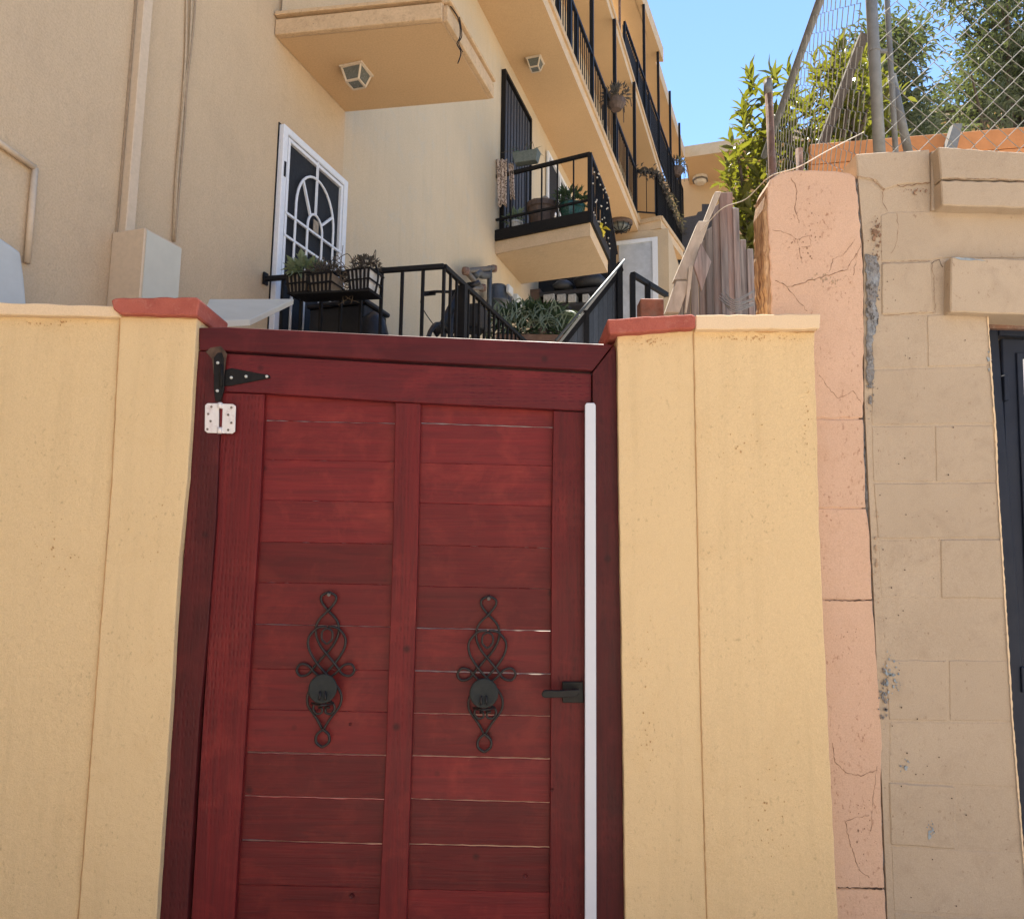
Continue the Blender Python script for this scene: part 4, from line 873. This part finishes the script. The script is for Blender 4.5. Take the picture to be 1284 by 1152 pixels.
def chips(cx, cy, rx, ry, n, m, sd, par=None, y=YB - .0035, smax=3.2):
    r = random.Random(sd); g = G()
    for k in range(n):
        a, q = r.uniform(0, 6.283), r.random() ** .6; x, yy_ = cx + rx * q * math.cos(a), cy + ry * q * math.sin(a); s_ = smax * r.uniform(.25, 1) * (1.15 - q)
        g.poly([W(x + s_ * r.uniform(.5, 1.2) * math.cos(t_), yy_ + 1.5 * s_ * r.uniform(.5, 1.2) * math.sin(t_), y=y - .0002 * (k % 5)) for t_ in (0, .9, 1.8, 2.7, 3.6, 4.5, 5.4)], YV * .002)
    put(g, 'paint_chip', M[m], par or bw, kind='stuff')
chips(1118, 850, 12, 38, 46, 'bluechip', 63); chips(1108, 870, 8, 45, 40, 'crumble', 64); chips(1167, 1045, 5, 18, 14, 'bluechip', 65); chips(1134, 958, 7, 12, 10, 'bluechip', 66)
chips(1241, 452, 3, 16, 10, 'bluechip', 67); chips(1098, 300, 10, 30, 40, 'rustcrack', 68); chips(1096, 360, 8, 50, 60, 'crumble', 69); chips(1092, 480, 5, 60, 40, 'crumble', 70); chips(1100, 700, 5, 70, 24, 'tanmortar', 71)
chips(1200, 255, 34, 5, 40, 'rustcrack', 72, smax=2.2); chips(1150, 240, 20, 5, 20, 'rustcrack', 73, smax=2.)
chips(1010, 300, 30, 60, 60, 'rustcrack', 74, pk_, YP - .0005, 1.5); chips(1040, 350, 34, 12, 50, 'tanmortar', 75, pk_, YP - .0005, 2.0); chips(1080, 1040, 24, 60, 60, 'rustcrack', 76, pk_, YP + .0003, 1.6); chips(1060, 790, 24, 40, 30, 'rustcrack', 77, pk_, YP + .0003, 1.2)
for cx, cy, rx, ry, n, sd, par, m in ((945, 424, 75, 6, 70, 81, rw, 'mortar_gold'), (820, 428, 42, 7, 40, 82, rp2, 'mortar_gold'), (70, 405, 75, 4, 40, 83, lw, 'mortar_gold'), (930, 560, 60, 90, 50, 84, rw, 'mortar_gold'), (810, 900, 22, 220, 70, 85, rp2, 'mortar_gold'), (960, 1020, 60, 110, 70, 86, rw, 'mortar_gold'), (70, 690, 50, 80, 50, 87, lw, 'mortar_gold'), (1012, 520, 8, 60, 26, 88, rw, 'mortar_gold'), (200, 720, 30, 200, 40, 89, lp, 'mortar_gold')):
    chips(cx, cy, rx, ry, n, m, sd, par, 2.4527 if par in (rp2, lp) else 2.4597, 1.15)
# cracks as thin raised-lip gouges
def crack(pts, w, m, par, y, sd=0, name='crack'):
    r = random.Random(sd); P2 = []
    for (a, b) in zip(pts, pts[1:]):
        n = max(2, int(math.hypot(b[0] - a[0], b[1] - a[1]) / 3))
        for k in range(n): t = k / n; P2.append((a[0] + (b[0] - a[0]) * t + r.uniform(-.9, .9), a[1] + (b[1] - a[1]) * t + r.uniform(-.9, .9)))
    P2.append(pts[-1]); g = G()
    g.tube([W(a, b, y=y) for a, b in P2], [max(.0003, w * .0026 * r.uniform(.2, 1.0)) * .5 for _ in P2], 4); put(g, name, M[m], par)
crack([(1075, 221), (1092, 224), (1101, 232), (1108, 237), (1107, 255), (1113, 265)], 1.0, 'rustcrack', bw, YB - .0035, 1)
crack([(1108, 237), (1120, 231), (1132, 234), (1150, 231), (1166, 229)], 1.5, 'rustcrack', bw, YB - .002, 2)
crack([(1125, 267), (1126, 285), (1124, 305), (1117, 318)], .8, 'rustcrack', bw, YB, 3)
crack([(1105, 330), (1135, 328), (1168, 327), (1171, 350), (1173, 391), (1108, 396)], .6, 'rustcrack', bw, YB - .001, 4)
crack([(1182, 224), (1210, 225), (1240, 224), (1284, 228)], 1.1, 'rustcrack', bw, YB - .056, 5)
crack([(1168, 330), (1178, 325), (1182, 335)], 1.0, 'crack', bw, YB, 6)
crack([(1180, 262), (1200, 260), (1230, 259)], 2.6, 'crack', bw, YB - .0, 7)
for pts, w, y_, s in (([(992, 222), (1000, 240), (997, 262), (1002, 280)], 1.2, 'rustcrack', 8), ([(968, 288), (985, 292), (1000, 300), (1006, 330)], .9, 'rustcrack', 9), ([(972, 352), (990, 360), (1015, 352), (1040, 345), (1062, 338), (1074, 318)], 1.8, 'rustcrack', 10), ([(1040, 340), (1045, 325), (1060, 318), (1072, 300)], .8, 'rustcrack', 11), ([(985, 358), (1000, 375), (1012, 390)], .9, 'rustcrack', 12), ([(1000, 300), (1015, 296), (1018, 308), (1005, 310)], .7, 'rustcrack', 13),
                      ([(1028, 470), (1040, 488), (1052, 500), (1070, 490), (1080, 505)], .9, 'rustcrack', 14), ([(1043, 932), (1047, 955), (1060, 968), (1080, 972), (1100, 965)], 1.1, 'rustcrack', 15), ([(1100, 960), (1095, 1000), (1092, 1040)], .7, 'rustcrack', 16), ([(1060, 1030), (1064, 1050), (1070, 1070), (1078, 1090), (1090, 1100)], 1.0, 'rustcrack', 17), ([(1060, 1030), (1075, 1024), (1090, 1022)], .8, 'rustcrack', 18), ([(1034, 752), (1060, 753), (1093, 752)], 1.6, 'crack', 19), ([(1050, 1112), (1075, 1113), (1106, 1114)], 2.4, 'crack', 20), ([(1082, 300), (1078, 312), (1074, 322), (1070, 345)], .9, 'rustcrack', 21)):
    crack(pts, w, y_, pk_, YP - .0005, s)
r = random.Random(77)
g = G()
for k in range(60):
    y = r.uniform(330, 1150); x = r.uniform(sx(y) + 8, sx(y) + 50 + r.random() * 90); s = r.uniform(.0008, .0028)
    g.lathe(W(x, y, y=YB - .0028), [(s, -.001), (s * .6, .0012)], 6, ax=YV)
put(g, 'pock_marks', M['crack'], bw, kind='stuff')

flat([(1238, 397), (1239.2, 397), (1250, 545), (1252, 600), (1257, 680), (1264, 790), (1271, 905), (1282, 1040), (1291, 1152), (1289.4, 1152), (1280, 1040), (1269, 905), (1262, 790), (1255, 680), (1250, 600), (1247.5, 545)], 'coping', 'lit_edge', bw, YB - .0042, .5, 91)  # cream strip painting the sunlit block reveal beside the metal door
# ------------------------------------------------------------------ dark metal door
md_ = thing('metal_door', 'dark navy metal door at the right edge set into the block wall', 'door', (1.75, 2.72, 0))
YD = 2.70
put(FP([(1228, 396), (1330, 400), (1330, 414), (1229, 411)], YD - .02, .08), 'frame', M['rust'], md_)
put(FP([(1229, 405), (1251, 406), (1262, 560), (1278, 760), (1330, 1700), (1305, 1700), (1228, 500)], YD, .06), 'frame', M['navy'], md_, bevel=.003)
put(FP([(1252, 406), (1340, 411), (1340, 424), (1253, 420)], YD, .06), 'frame', M['navy'], md_, bevel=.003)
put(FP([(1256, 424), (1345, 428), (1400, 1700), (1325, 1700), (1266, 700), (1260, 560)], YD + .012, .04), 'leaf', M['navy'], md_, bevel=.004)
put(FP([(1275, 442), (1345, 445), (1345, 452), (1283, 450), (1310, 1100), (1302, 1100)], YD + .004, .012), 'moulding', M['navy'], md_, bevel=.002)
put(FP([(1281, 450), (1292, 451), (1294, 500), (1283, 500)], YD + .006, .006), 'light_strip', M['white'], md_)
for y in (484, 850): put(FP([(1259 + (y - 484) * .06, y - 14), (1265 + (y - 484) * .06, y - 14), (1266 + (y - 484) * .06, y + 18), (1260 + (y - 484) * .06, y + 18)], YD - .008, .02), 'door_hinge', M['navy'], md_, bevel=.002)

# ------------------------------------------------------------------ chain link fence
cl = thing('chain_link_fence', 'galvanised chain link fence on top of the tan block wall beside the pink pillar', 'fence', W(1103, 190, y=2.9))
def vpipe(x, y0, y1, Y, r, m, nm, par, n=10):
    a = W(x, y1, y=Y); b = W(x, y0, y=Y); g = G(); g.tube([a, Vector((a.x, a.y, b.z))], r, n); return put(g, nm, M[m], par, smooth=True)
cp = W(1103, 195, y=2.78); g = G(); g.tube([Vector((cp.x, 2.78, 2.6)), Vector((cp.x, 2.78, 4.35))], .0215, 12); put(g, 'corner_post', M['steel'], cl, smooth=True)
cz = W(1103, 60, y=2.76).z; g = G(); g.lathe(Vector((cp.x, 2.78, cz)), [(.0245, -.006), (.0245, .006)], 12); g.cbox((cp.x + .035, 2.78, cz), XV * .03, YV * .012, Z * .012); put(g, 'band', M['steel'], cl)
q = W(1118, 100, y=2.86); g = G(); g.tube([Vector((q.x, 2.86, 2.6)), Vector((q.x, 2.86, 4.3))], .011, 8); put(g, 'tension_bar', M['steel'], cl, smooth=True)
g = G(); g.tube([W(1118, 95, y=2.9), W(1140, 196, y=2.9)], .017, 10); put(g, 'brace', M['steel'], cl, smooth=True)
g = G(); f0 = Vector((cp.x, 2.80, 4.2)); f1_ = W(958, 196, z=4.2); g.tube([f0, f1_], .021, 10); put(g, 'top_rail', M['steel'], cl, smooth=True)
f1_ = f1_.copy()
def linkmesh(a, b, z0, z1, w, h, r, sag=0):
    g = G(); d = (b - a); L = Vector((d.x, d.y, 0)).length; d = Vector((d.x, d.y, 0)).normalized(); nn = d.cross(Z); nc = int(L / w); nr = int((z1 - z0) / (h / 2))
    for i in range(nc):
        pts = []
        for k in range(nr + 1):
            s = (i + .5) * w + (w / 2 if ((k + i) % 2) else -w / 2)
            pts.append(Vector((a.x, a.y, z0)) + d * s + Z * (k * h / 2) + nn * (.004 if (k + i) % 2 else -.004) + nn * .01 * noise.noise(Vector((s * 2, k * .1, 3))) + Z * .004 * noise.noise(Vector((s * 9, k, 7))))
        g.tube(pts, r, 4, cap=False)
    return g
put(linkmesh(Vector((cp.x + .02, 2.80, 0)), Vector((2.6, 2.95, 0)), 2.80, 4.3, .049, .098, .0023), 'wire_mesh', M['wire'], cl, kind='stuff')
put(linkmesh(Vector((cp.x - .02, 2.82, 0)), Vector((f1_.x, f1_.y, 0)), 2.35, 4.2, .070, .095, .0021), 'wire_mesh', M['wire'], cl, kind='stuff')
a = W(963, 100, y=3.5); g = G(); g.tube([Vector((a.x, 3.5, 2.2)), Vector((a.x + .01, 3.5, 3.0)), Vector((a.x, 3.5, a.z))], .018, 10); put(g, 'rusty_post', M['rust'], smooth=True, label='rusty pipe post in front of the leafy bush', cat='post')
a = W(963, 107, y=3.5); g = G(); g.lathe(a, [(.021, -.05), (.021, .02)], 10); put(g, 'post_sleeve', M['steel'], smooth=True, label='short grey sleeve near the top of the rusty pipe post', cat='sleeve')
a = W(1002, 187, y=2.72); g = G(); g.tube([Vector((a.x, 2.72, 2.6)), a], .0125, 10); put(g, 'pipe_stub', M['rust'], smooth=True, label='short brown pipe stub on top of the pink pillar', cat='pipe')
g = G(); g.tube(spl([W(878, 291, y=3.6), W(905, 262, y=3.4), W(935, 250, y=3.1), W(965, 222, y=2.75), W(1000, 210, y=2.66), W(1040, 188, y=2.7), W(1083, 166, y=2.85)], 6), .0018, 6); put(g, 'slack_wire', M['cream'], label='slack pale wire running from the wooden fence over the pink pillar', cat='wire', smooth=True)
# orange boards behind
of = thing('orange_fence', 'orange painted board fence behind the chain link', 'fence', (2.0, 4.6, 2.5))
for i in range(3):
    g = G(); a = W(1016, 181 + i * 26, y=4.6); b = W(1400, 150 + i * 26, y=4.6); c = W(1400, 175 + i * 26, y=4.6); d_ = W(1016, 206 + i * 26, y=4.6); g.poly([a, b, c, d_], YV * .03); put(g, 'board', M['orangewood'], of, bevel=.003)
a = W(1197, 155, y=4.5); g = G(); g.poly([W(x, y, y=4.5) for x, y in ((1186, 187), (1196, 155), (1207, 155), (1200, 187))], YV * .05); put(g, 'bracket', M['steel'], of)
g = G(); g.beam(W(1083, 45, y=4.9), W(1028, 190, y=4.9), .05, .06); put(g, 'leaning_plank', M['bark'], label='grey brown branch leaning behind the chain link mesh', cat='branch')

# ------------------------------------------------------------------ vegetation
def inpoly(x, y, pl):
    c = False; j = len(pl) - 1
    for i in range(len(pl)):
        if (pl[i][1] > y) != (pl[j][1] > y) and x < (pl[j][0] - pl[i][0]) * (y - pl[i][1]) / (pl[j][1] - pl[i][1]) + pl[i][0]: c = not c
        j = i
    return c
bu = thing('leafy_bush', 'tall bush with glossy yellow green leaves behind the chain link fence', 'bush', (2.2, 6.0, 2.5))
bpoly = [(905, 180), (925, 165), (928, 100), (945, 88), (962, 95), (1000, 85), (1030, 60), (1065, 45), (1095, 60), (1125, 120), (1125, 260), (960, 400), (935, 400), (925, 330), (925, 270), (905, 215)]
r = random.Random(12); lo = Vector((1e9,) * 3); tips = []
while len(tips) < 380:
    x, y = r.uniform(900, 1125), r.uniform(40, 400)
    if inpoly(x, y, bpoly): tips.append((x, y, r.uniform(5.3, 6.6)))
tips.sort(key=lambda t: t[2])
g = G(); trunk = Vector((2.2, 6.1, 2.5))
for k in range(34):
    x, y, Y = tips[(k * 17) % len(tips)]; p = W(x, y, y=Y); s = trunk + Vector((r.uniform(-.2, .3), r.uniform(-.2, .2), 0)); g.tube(spl([s, s.lerp(p, .5) + Z * .2, p], 5), [.03 - .002 * q for q in range(11)], 5)
put(g, 'stems', M['bark'], bu)
lm = bpy.data.meshes.new('leaf'); gl = G(); gl.oval(Vector((0, 0, 0)), YV, Z, 1.0, .33, .22)
lm.from_pydata([tuple(v) for v in gl.v], [], gl.f); lm.materials.append(M['leaf_bush'])
g = G(); cnt = 0
for (x, y, Y) in tips:
    p = W(x, y, y=Y); ax = Vector((r.gauss(0, .35), r.gauss(-.15, .3), 1)).normalized()
    for k in range(9):
        a = k * 2.4 + r.uniform(-.3, .3); t = k / 9; d = (ax * (1.3 - 1.4 * t) + Vector((math.cos(a), math.sin(a), 0)) * (.35 + t * .9)).normalized(); L = r.uniform(.10, .17)
        o0 = p - ax * .05 * k * .5
        if cnt < 290 and r.random() < .8:
            x_ = d.cross(ax); x_ = x_.normalized() if x_.length > 1e-3 else XV; mt_ = Matrix((x_, d, x_.cross(d))).transposed().to_4x4()
            o = bpy.data.objects.new('leaf', lm); scene.collection.objects.link(o); o.parent = bu
            o.matrix_local = Matrix.Translation(o0 - ORG[bu.name]) @ mt_ @ Matrix.Scale(L, 4); cnt += 1
        else: g.oval(o0, d, ax, L, L * .33, .22)
put(g, 'foliage', M['leaf_bush'], bu, kind='stuff')
def tree(name, label, polys, Y0, Y1, n, L, w, base, seed, m='leaf_tree', clump=.30):
    t = thing(name, label, 'tree', base); r = random.Random(seed); g = G(); tk = G()
    xs = [p[0] for p in polys]; ys_ = [p[1] for p in polys]; cs = []
    while len(cs) < n // 55:
        x, y = r.uniform(min(xs), max(xs)), r.uniform(min(ys_), max(ys_))
        if inpoly(x, y, polys): cs.append(W(x, y, y=r.uniform(Y0, Y1)))
    base = Vector(base)
    mid = sum(cs, Vector()) / len(cs); tk.tube(spl([base, base.lerp(mid, .5) + Vector((.2, 0, 0)), mid], 6), [.22 - .012 * q for q in range(13)], 10)
    put(tk, 'trunk', M['bark'], t, smooth=True); tk = G()
    for k, c in enumerate(cs):
        if k % 6 == 0: s = base.lerp(mid, r.uniform(.45, .95)); tk.tube(spl([s, s.lerp(c, .5) + Z * .2, c], 4), [.05, .045, .04, .035, .03, .025, .02, .015, .01], 5)
    put(tk, 'branches', M['bark'], t, smooth=True)
    for c in cs:
        s = clump * r.uniform(.6, 1.3); lean = Vector((r.gauss(0, .5), r.gauss(0, .5), .2))
        for k in range(55):
            d = Vector((r.gauss(0, 1), r.gauss(0, 1), r.gauss(0, .8))); p = c + d * s * .5
            g.leaf(p, (d * .5 + lean + Vector((r.gauss(0, .6), r.gauss(0, .6), r.gauss(0, .6)))).normalized(), Z, L * r.uniform(.6, 1.3), w * r.uniform(.7, 1.3), .2, .3)
    put(g, 'crown', M[m], t); return t
tree('broadleaf_tree', 'dense dark olive green tree filling the top right corner behind the chain link', [(1165, -60), (1180, 0), (1215, 25), (1225, 60), (1195, 70), (1185, 90), (1200, 105), (1180, 118), (1150, 128), (1140, 150), (1120, 200), (1420, 200), (1420, -90)], 9, 12.5, 19000, .12, .04, (6.4, 10.5, 2.5), 71)
tree('broadleaf_tree', 'smaller sunlit grey green tree behind the bush and the corner post', [(1082, 60), (1085, 42), (1105, 30), (1125, 38), (1145, 30), (1150, 45), (1150, 85), (1135, 110), (1160, 150), (1150, 200), (1060, 200), (1060, 90)], 7.2, 8.6, 6000, .10, .034, (4.0, 8.0, 2.5), 72, clump=.24)

# ------------------------------------------------------------------ GATE FRAME
gf = thing('gate_frame', 'dark red stained timber frame around the gate', 'door frame', (-.4, 2.5, 0))
put(FP([(249, 411), (285, 410), (500, 420.5), (768.5, 432), (743, 464.5), (500, 452), (285, 439.5), (250, 439)], 2.478, .085), 'head', M['stain_darkh'], gf, bevel=.002)
put(FP([(249, 440), (276.5, 441), (275, 540), (270.5, 650), (260, 790), (249.5, 900), (234.3, 1152), (212, 1500), (196, 1700), (140, 1700), (196.5, 1152), (214, 900), (234, 650), (236.5, 560)], 2.480, .085), 'jamb', M['stain_dark'], gf, bevel=.002)
put(FP([(770, 432.5), (772.5, 440), (775.5, 600), (780.5, 900), (783, 1152), (797, 1700), (752, 1700), (746, 1152), (743.5, 900), (743, 600), (743, 467)], 2.479, .085), 'jamb', M['stain_dark'], gf, bevel=.002)
put(FP([(733.6, 508), (735.5, 505), (745, 505), (747, 508), (748, 1152), (750, 1700), (733, 1700), (733.5, 1152)], 2.466, .012), 'weather_strip', M['strip'], gf, bevel=.0015, label='glossy white vertical strip on the closing edge')
# ------------------------------------------------------------------ GATE LEAF
gt = thing('wooden_gate', 'red stained wooden gate with horizontal planks in two columns', 'gate', (-.4, 2.53, 0))
YL = 2.496
gl_ = lambda y: 283 + (y - 443) * (276 - 283) / 100 if y < 545 else (275.5 + (y - 545) * (239.5 - 275.5) / 607)
put(FP([(283.5, 443), (500, 456), (741.5, 468.5), (741.5, 515.5), (493, 503.5), (332, 493), (280, 491)], YL - .004, .038), 'top_rail', M['stain_h'], gt, bevel=.002)
put(FP([(279.5, 492), (331.5, 494), (325, 650), (319, 740), (306, 943), (293.5, 1152), (270, 1500), (255, 1700), (203, 1700), (218, 1500), (239.5, 1152), (254.5, 900), (268, 700), (275.5, 545)], YL, .038), 'stile', M['stain_v'], gt, bevel=.002)
put(FP([(495.5, 504.5), (527.6, 506), (523.7, 700), (516, 945), (509.7, 1152), (494, 1700), (455, 1700), (475, 1152), (484, 943), (492, 700)], YL + .002, .038), 'stile', M['stain_v'], gt, bevel=.002)
put(FP([(694, 515), (741.5, 517), (741.5, 1152), (741, 1700), (688, 1700), (689, 1152), (690.5, 900), (691.6, 650)], YL + .001, .038), 'stile', M['stain_v'], gt, bevel=.002)
put(FP([(206, 1560), (741, 1575), (741, 1640), (201, 1625)], YL - .004, .038), 'bottom_rail', M['stain_h'], gt, bevel=.002)
def G_(q): return q * .72 if q >= .6 else -.1
def lx(y): return 331 + (y - 494) * (294 - 331) / 658 - 12
def rx(y): return 495 + (y - 500) * (475 - 495) / 652 + 7
def lx2(y): return 525 + (y - 500) * (510 - 525) / 652 - 7
Lj = [(489, 497, 0), (526.5, 531, .6), (575.7, 578.8, .25), (626.5, 629.5, .2), (678.5, 682, .3), (729.5, 733, .25), (782, 785.8, .6), (838, 840.2, .3), (888.5, 892.8, .3), (942.2, 947, 1.5), (996.8, 1001.8, 1.0), (1052.5, 1058.2, 1.4), (1108, 1112.8, .5), (1163, 1168, .6), (1219, 1224, .6), (1276, 1281, .6), (1333, 1339, .5), (1392, 1397, .5), (1452, 1457, .5), (1512, 1517, .5), (1572, 1577, 0)]
Rj = [(498, 510, 0), (530, 536, .9), (580, 584, .4), (630, 634.8, .3), (682.5, 687, .4), (734.5, 738.2, .3), (787, 790.8, .9), (840.5, 845, 1.2), (893.5, 897.8, .8), (946.8, 951.2, 1.2), (1001, 1006, .9), (1057.8, 1062, 1.3), (1114.3, 1118.3, .4), (1170, 1174, .6), (1226, 1230, .6), (1283, 1287, .6), (1341, 1345, .6), (1400, 1404, .5), (1460, 1464, .5), (1520, 1524, .5), (1580, 1584, 0)]
for J, fl, fr, sd in ((Lj, lx, rx, 1), (Rj, lx2, lambda y: 697 - (y - 500) * .006, 2)):
    r = random.Random(sd)
    for i in range(len(J) - 1):
        (a0_, a1_, ga), (b0_, b1_, gb) = J[i], J[i + 1]; ya, yb = YL + .024 + r.uniform(-.0015, .0015), 0
        pts = [(fl(a0_), a0_ + G_(ga)), (fr(a1_), a1_ + G_(ga)), (fr(b1_), b1_ - G_(gb)), (fl(b0_), b0_ - G_(gb))]
        put(FP(rough(pts, 9, .38, i * 7 + sd), ya, .007), 'plank', M['stain_p'], gt, bevel=.0014)
# tee hinge and white butt hinge
th_ = put(FP([(282, 464), (290, 461.5), (338, 470.5), (339, 474), (290, 483.5), (281, 484)], YL - .0085, .004), 'tee_hinge', M['black'], gt, bevel=.001)
put(FP([(268, 448), (273, 442), (278, 442), (281, 449), (281, 488), (276, 503), (270, 503), (268, 488)], YL - .0205, .005), 'hinge_strap', M['black'], th_, bevel=.001)
g = G(); g.tube([W(278, 458, y=YL - .02), W(277, 486, y=YL - .02)], .006, 8); put(g, 'knuckle', M['black'], th_, smooth=True)
for x, y, yy in ((273, 455, YL - .022), (272.5, 490, YL - .022), (290, 473.5, YL - .010), (308.5, 472, YL - .010), (334.5, 472, YL - .010)):
    g = G(); g.lathe(W(x, y, y=yy), [(.0055, .001), (.0045, -.003), (.0015, -.004)], 8, ax=YV); put(g, 'screw', M['palegrey'], th_, smooth=True)
put(FP([(258, 441), (264, 436), (277, 434), (285, 444), (284, 447), (281, 470), (268, 470), (266, 450)], YL - .0195, .001), 'chipped_patch', M['crack'], th_)
wh = put(FP([(257, 508), (260, 505.5), (274.5, 505.5), (274.5, 543), (260, 542.5), (256.5, 540)], YL - .020, .004), 'butt_hinge', M['hinge'], gt, bevel=.001)
put(FP([(277.5, 506), (292, 506.5), (295.5, 509), (294.5, 541), (291, 543.5), (277, 543)], YL - .0195, .004), 'hinge_leaf', M['hinge'], wh, bevel=.001)
g = G(); g.tube([W(276, 505, y=YL - .02), W(276, 512, y=YL - .02)], .008, 8); g.tube([W(275.5, 536, y=YL - .02), W(275.5, 543.5, y=YL - .02)], .008, 8); put(g, 'knuckle', M['hinge'], wh, smooth=True)
put(FP([(276.5, 512.5), (279, 512.5), (278, 535.5), (275.5, 535.5)], YL - .0215, .004), 'pin', M['stain_h'], wh)
for x, y in ((265, 510), (261, 519), (264, 528), (260, 538), (290, 511), (290, 530), (286, 539), (286, 520)):
    g = G(); g.lathe(W(x, y, y=YL - .0205), [(.0042, .001), (.0036, -.0012), (.001, -.001)], 8, ax=YV); put(g, 'screw', M['pipe'], wh)
# lever handle
hn = put(FP([(705, 854.5), (731, 854.5), (732, 881), (705.5, 881)], YL - .011, .011), 'rosette', M['handle'], gt, bevel=.0015)
g = G(); g.tube([W(722, 868, y=YL - .01), W(722, 868, y=YL - .055)], .010, 12); put(g, 'spindle', M['handle'], hn, smooth=True)
g = G(); g.poly([W(x, y, y=YL - .062) for x, y in ((681, 866.5), (684, 865), (700, 865.5), (726, 864), (727, 868), (722, 874), (684, 875), (680, 873.5), (679, 870))], YV * .014); put(g, 'lever', M['handle'], hn, bevel=.003, seg=2)
# knots / dangling plug hole
for x, y, s in ((441, 1123, .009), (439, 938 - 30, .006), (692, 990, .006), (659, 1098, .009)):
    g = G(); g.lathe(W(x, y, y=YL + (.022 if x != 692 else -.001)), [(s, .003), (s * .8, -.001), (s * .3, .001)], 9, ax=YV); put(g, 'knot', M['stain_dark'], gt)

# ------------------------------------------------------------------ wrought iron sconces
def sconce(cx, cy, axt, axb, topy, boty, ref, S, label):
    """curves are in the local frame of the ornament; ref = (x, y) of its upper tip"""
    tilt = (axb - axt) / (boty - topy); k = (boty - topy) / 800.0
    def Q(x, y, e=0.0): return W(axt + x * k + (y * k) * tilt, topy + y * k, y=YL + .012 - e)
    t = thing('wall_sconce', label, 'sconce', Q(0, 800), 'wrought iron sconces on the gate')
    for s in (-1, 1):
        A_ = [(0, 5), (34, 22), (36, 52), (4, 95), (-40, 140), (-58, 180), (-55, 230), (-28, 285), (10, 330), (52, 380), (88, 425), (128, 433), (148, 405), (130, 375), (92, 380), (52, 420), (10, 450), (-40, 470)]
        g = G(); g.tube(spl([Q(s * x, y, .004 + .004 * s) for x, y in A_], 5), .0042, 6); put(g, 'scroll', M['iron'], t, smooth=True)
        B_ = [(-4, 182), (-50, 188), (-92, 235), (-92, 290), (-60, 350), (-15, 405), (35, 455), (82, 520), (84, 580), (55, 625), (30, 660), (5, 705)]
        g = G(); g.tube(spl([Q(s * x, y, .010 + .004 * s) for x, y in B_], 5), .0042, 6); put(g, 'scroll', M['iron'], t, smooth=True)
        C_ = [(0, 190), (24, 205), (26, 245), (0, 272)]
        g = G(); g.tube(spl([Q(s * x, y, .016) for x, y in C_], 5), .0036, 6); put(g, 'inner_loop', M['iron'], t, smooth=True)
        D_ = [(5, 705), (-30, 735), (-32, 775), (0, 800)]
        g = G(); g.tube(spl([Q(s * x, y, .008) for x, y in D_], 5), .0045, 6); put(g, 'bottom_loop', M['iron'], t, smooth=True)
        g = G(); g.tube(spl([Q(s * x, y, .02) for x, y in ((6, 560), (40, 570), (56, 600), (38, 628), (10, 622), (12, 598), (30, 596))], 4), .004, 6); put(g, 'bracket_scroll', M['iron'], t, smooth=True)
    c = Q(-10, 500, .055); ax = Vector((0, -1, .25)).normalized(); R_ = 70 * k / 388
    g = G(); g.lathe(c, [(R_ * .5, -.008), (R_ * .92, -.004), (R_, .0), (R_, .003), (R_ * .9, .004), (R_ * .55, .0015), (R_ * .1, .001)], 28, ax=ax); put(g, 'dish', M['dish'], t, smooth=True)
    for s in (-1, 1):
        g = G(); g.tube(spl([Q(-10 + s * 13, 515, .062), Q(-10 + s * 14, 545, .072), Q(-10 + s * 18, 575, .05), Q(-8 + s * 14, 600, .03)], 4), .0032, 6); put(g, 'prong', M['iron'], t, smooth=True)
    g = G(); g.tube(spl([Q(-60, 575, .03), Q(-10, 585, .065), Q(45, 575, .03)], 6), .004, 6); g.tube([Q(-8, 500, .05), Q(-8, 540, .012)], .005, 6); put(g, 'bracket', M['iron'], t, smooth=True)
    g = G(); g.lathe(Q(0, 18, .012), [(.006, .0), (.005, -.006), (.002, -.007)], 8, ax=YV); put(g, 'nail', M['pipe'], t)
sconce(0, 0, 412.5, 404, 741, 936.5, None, 1, 'wrought iron candle sconce with dark dish on the left half of the gate')
sconce(0, 0, 613, 607, 746, 942.5, None, 1, 'wrought iron candle sconce with dark dish on the right half beside the lever handle')
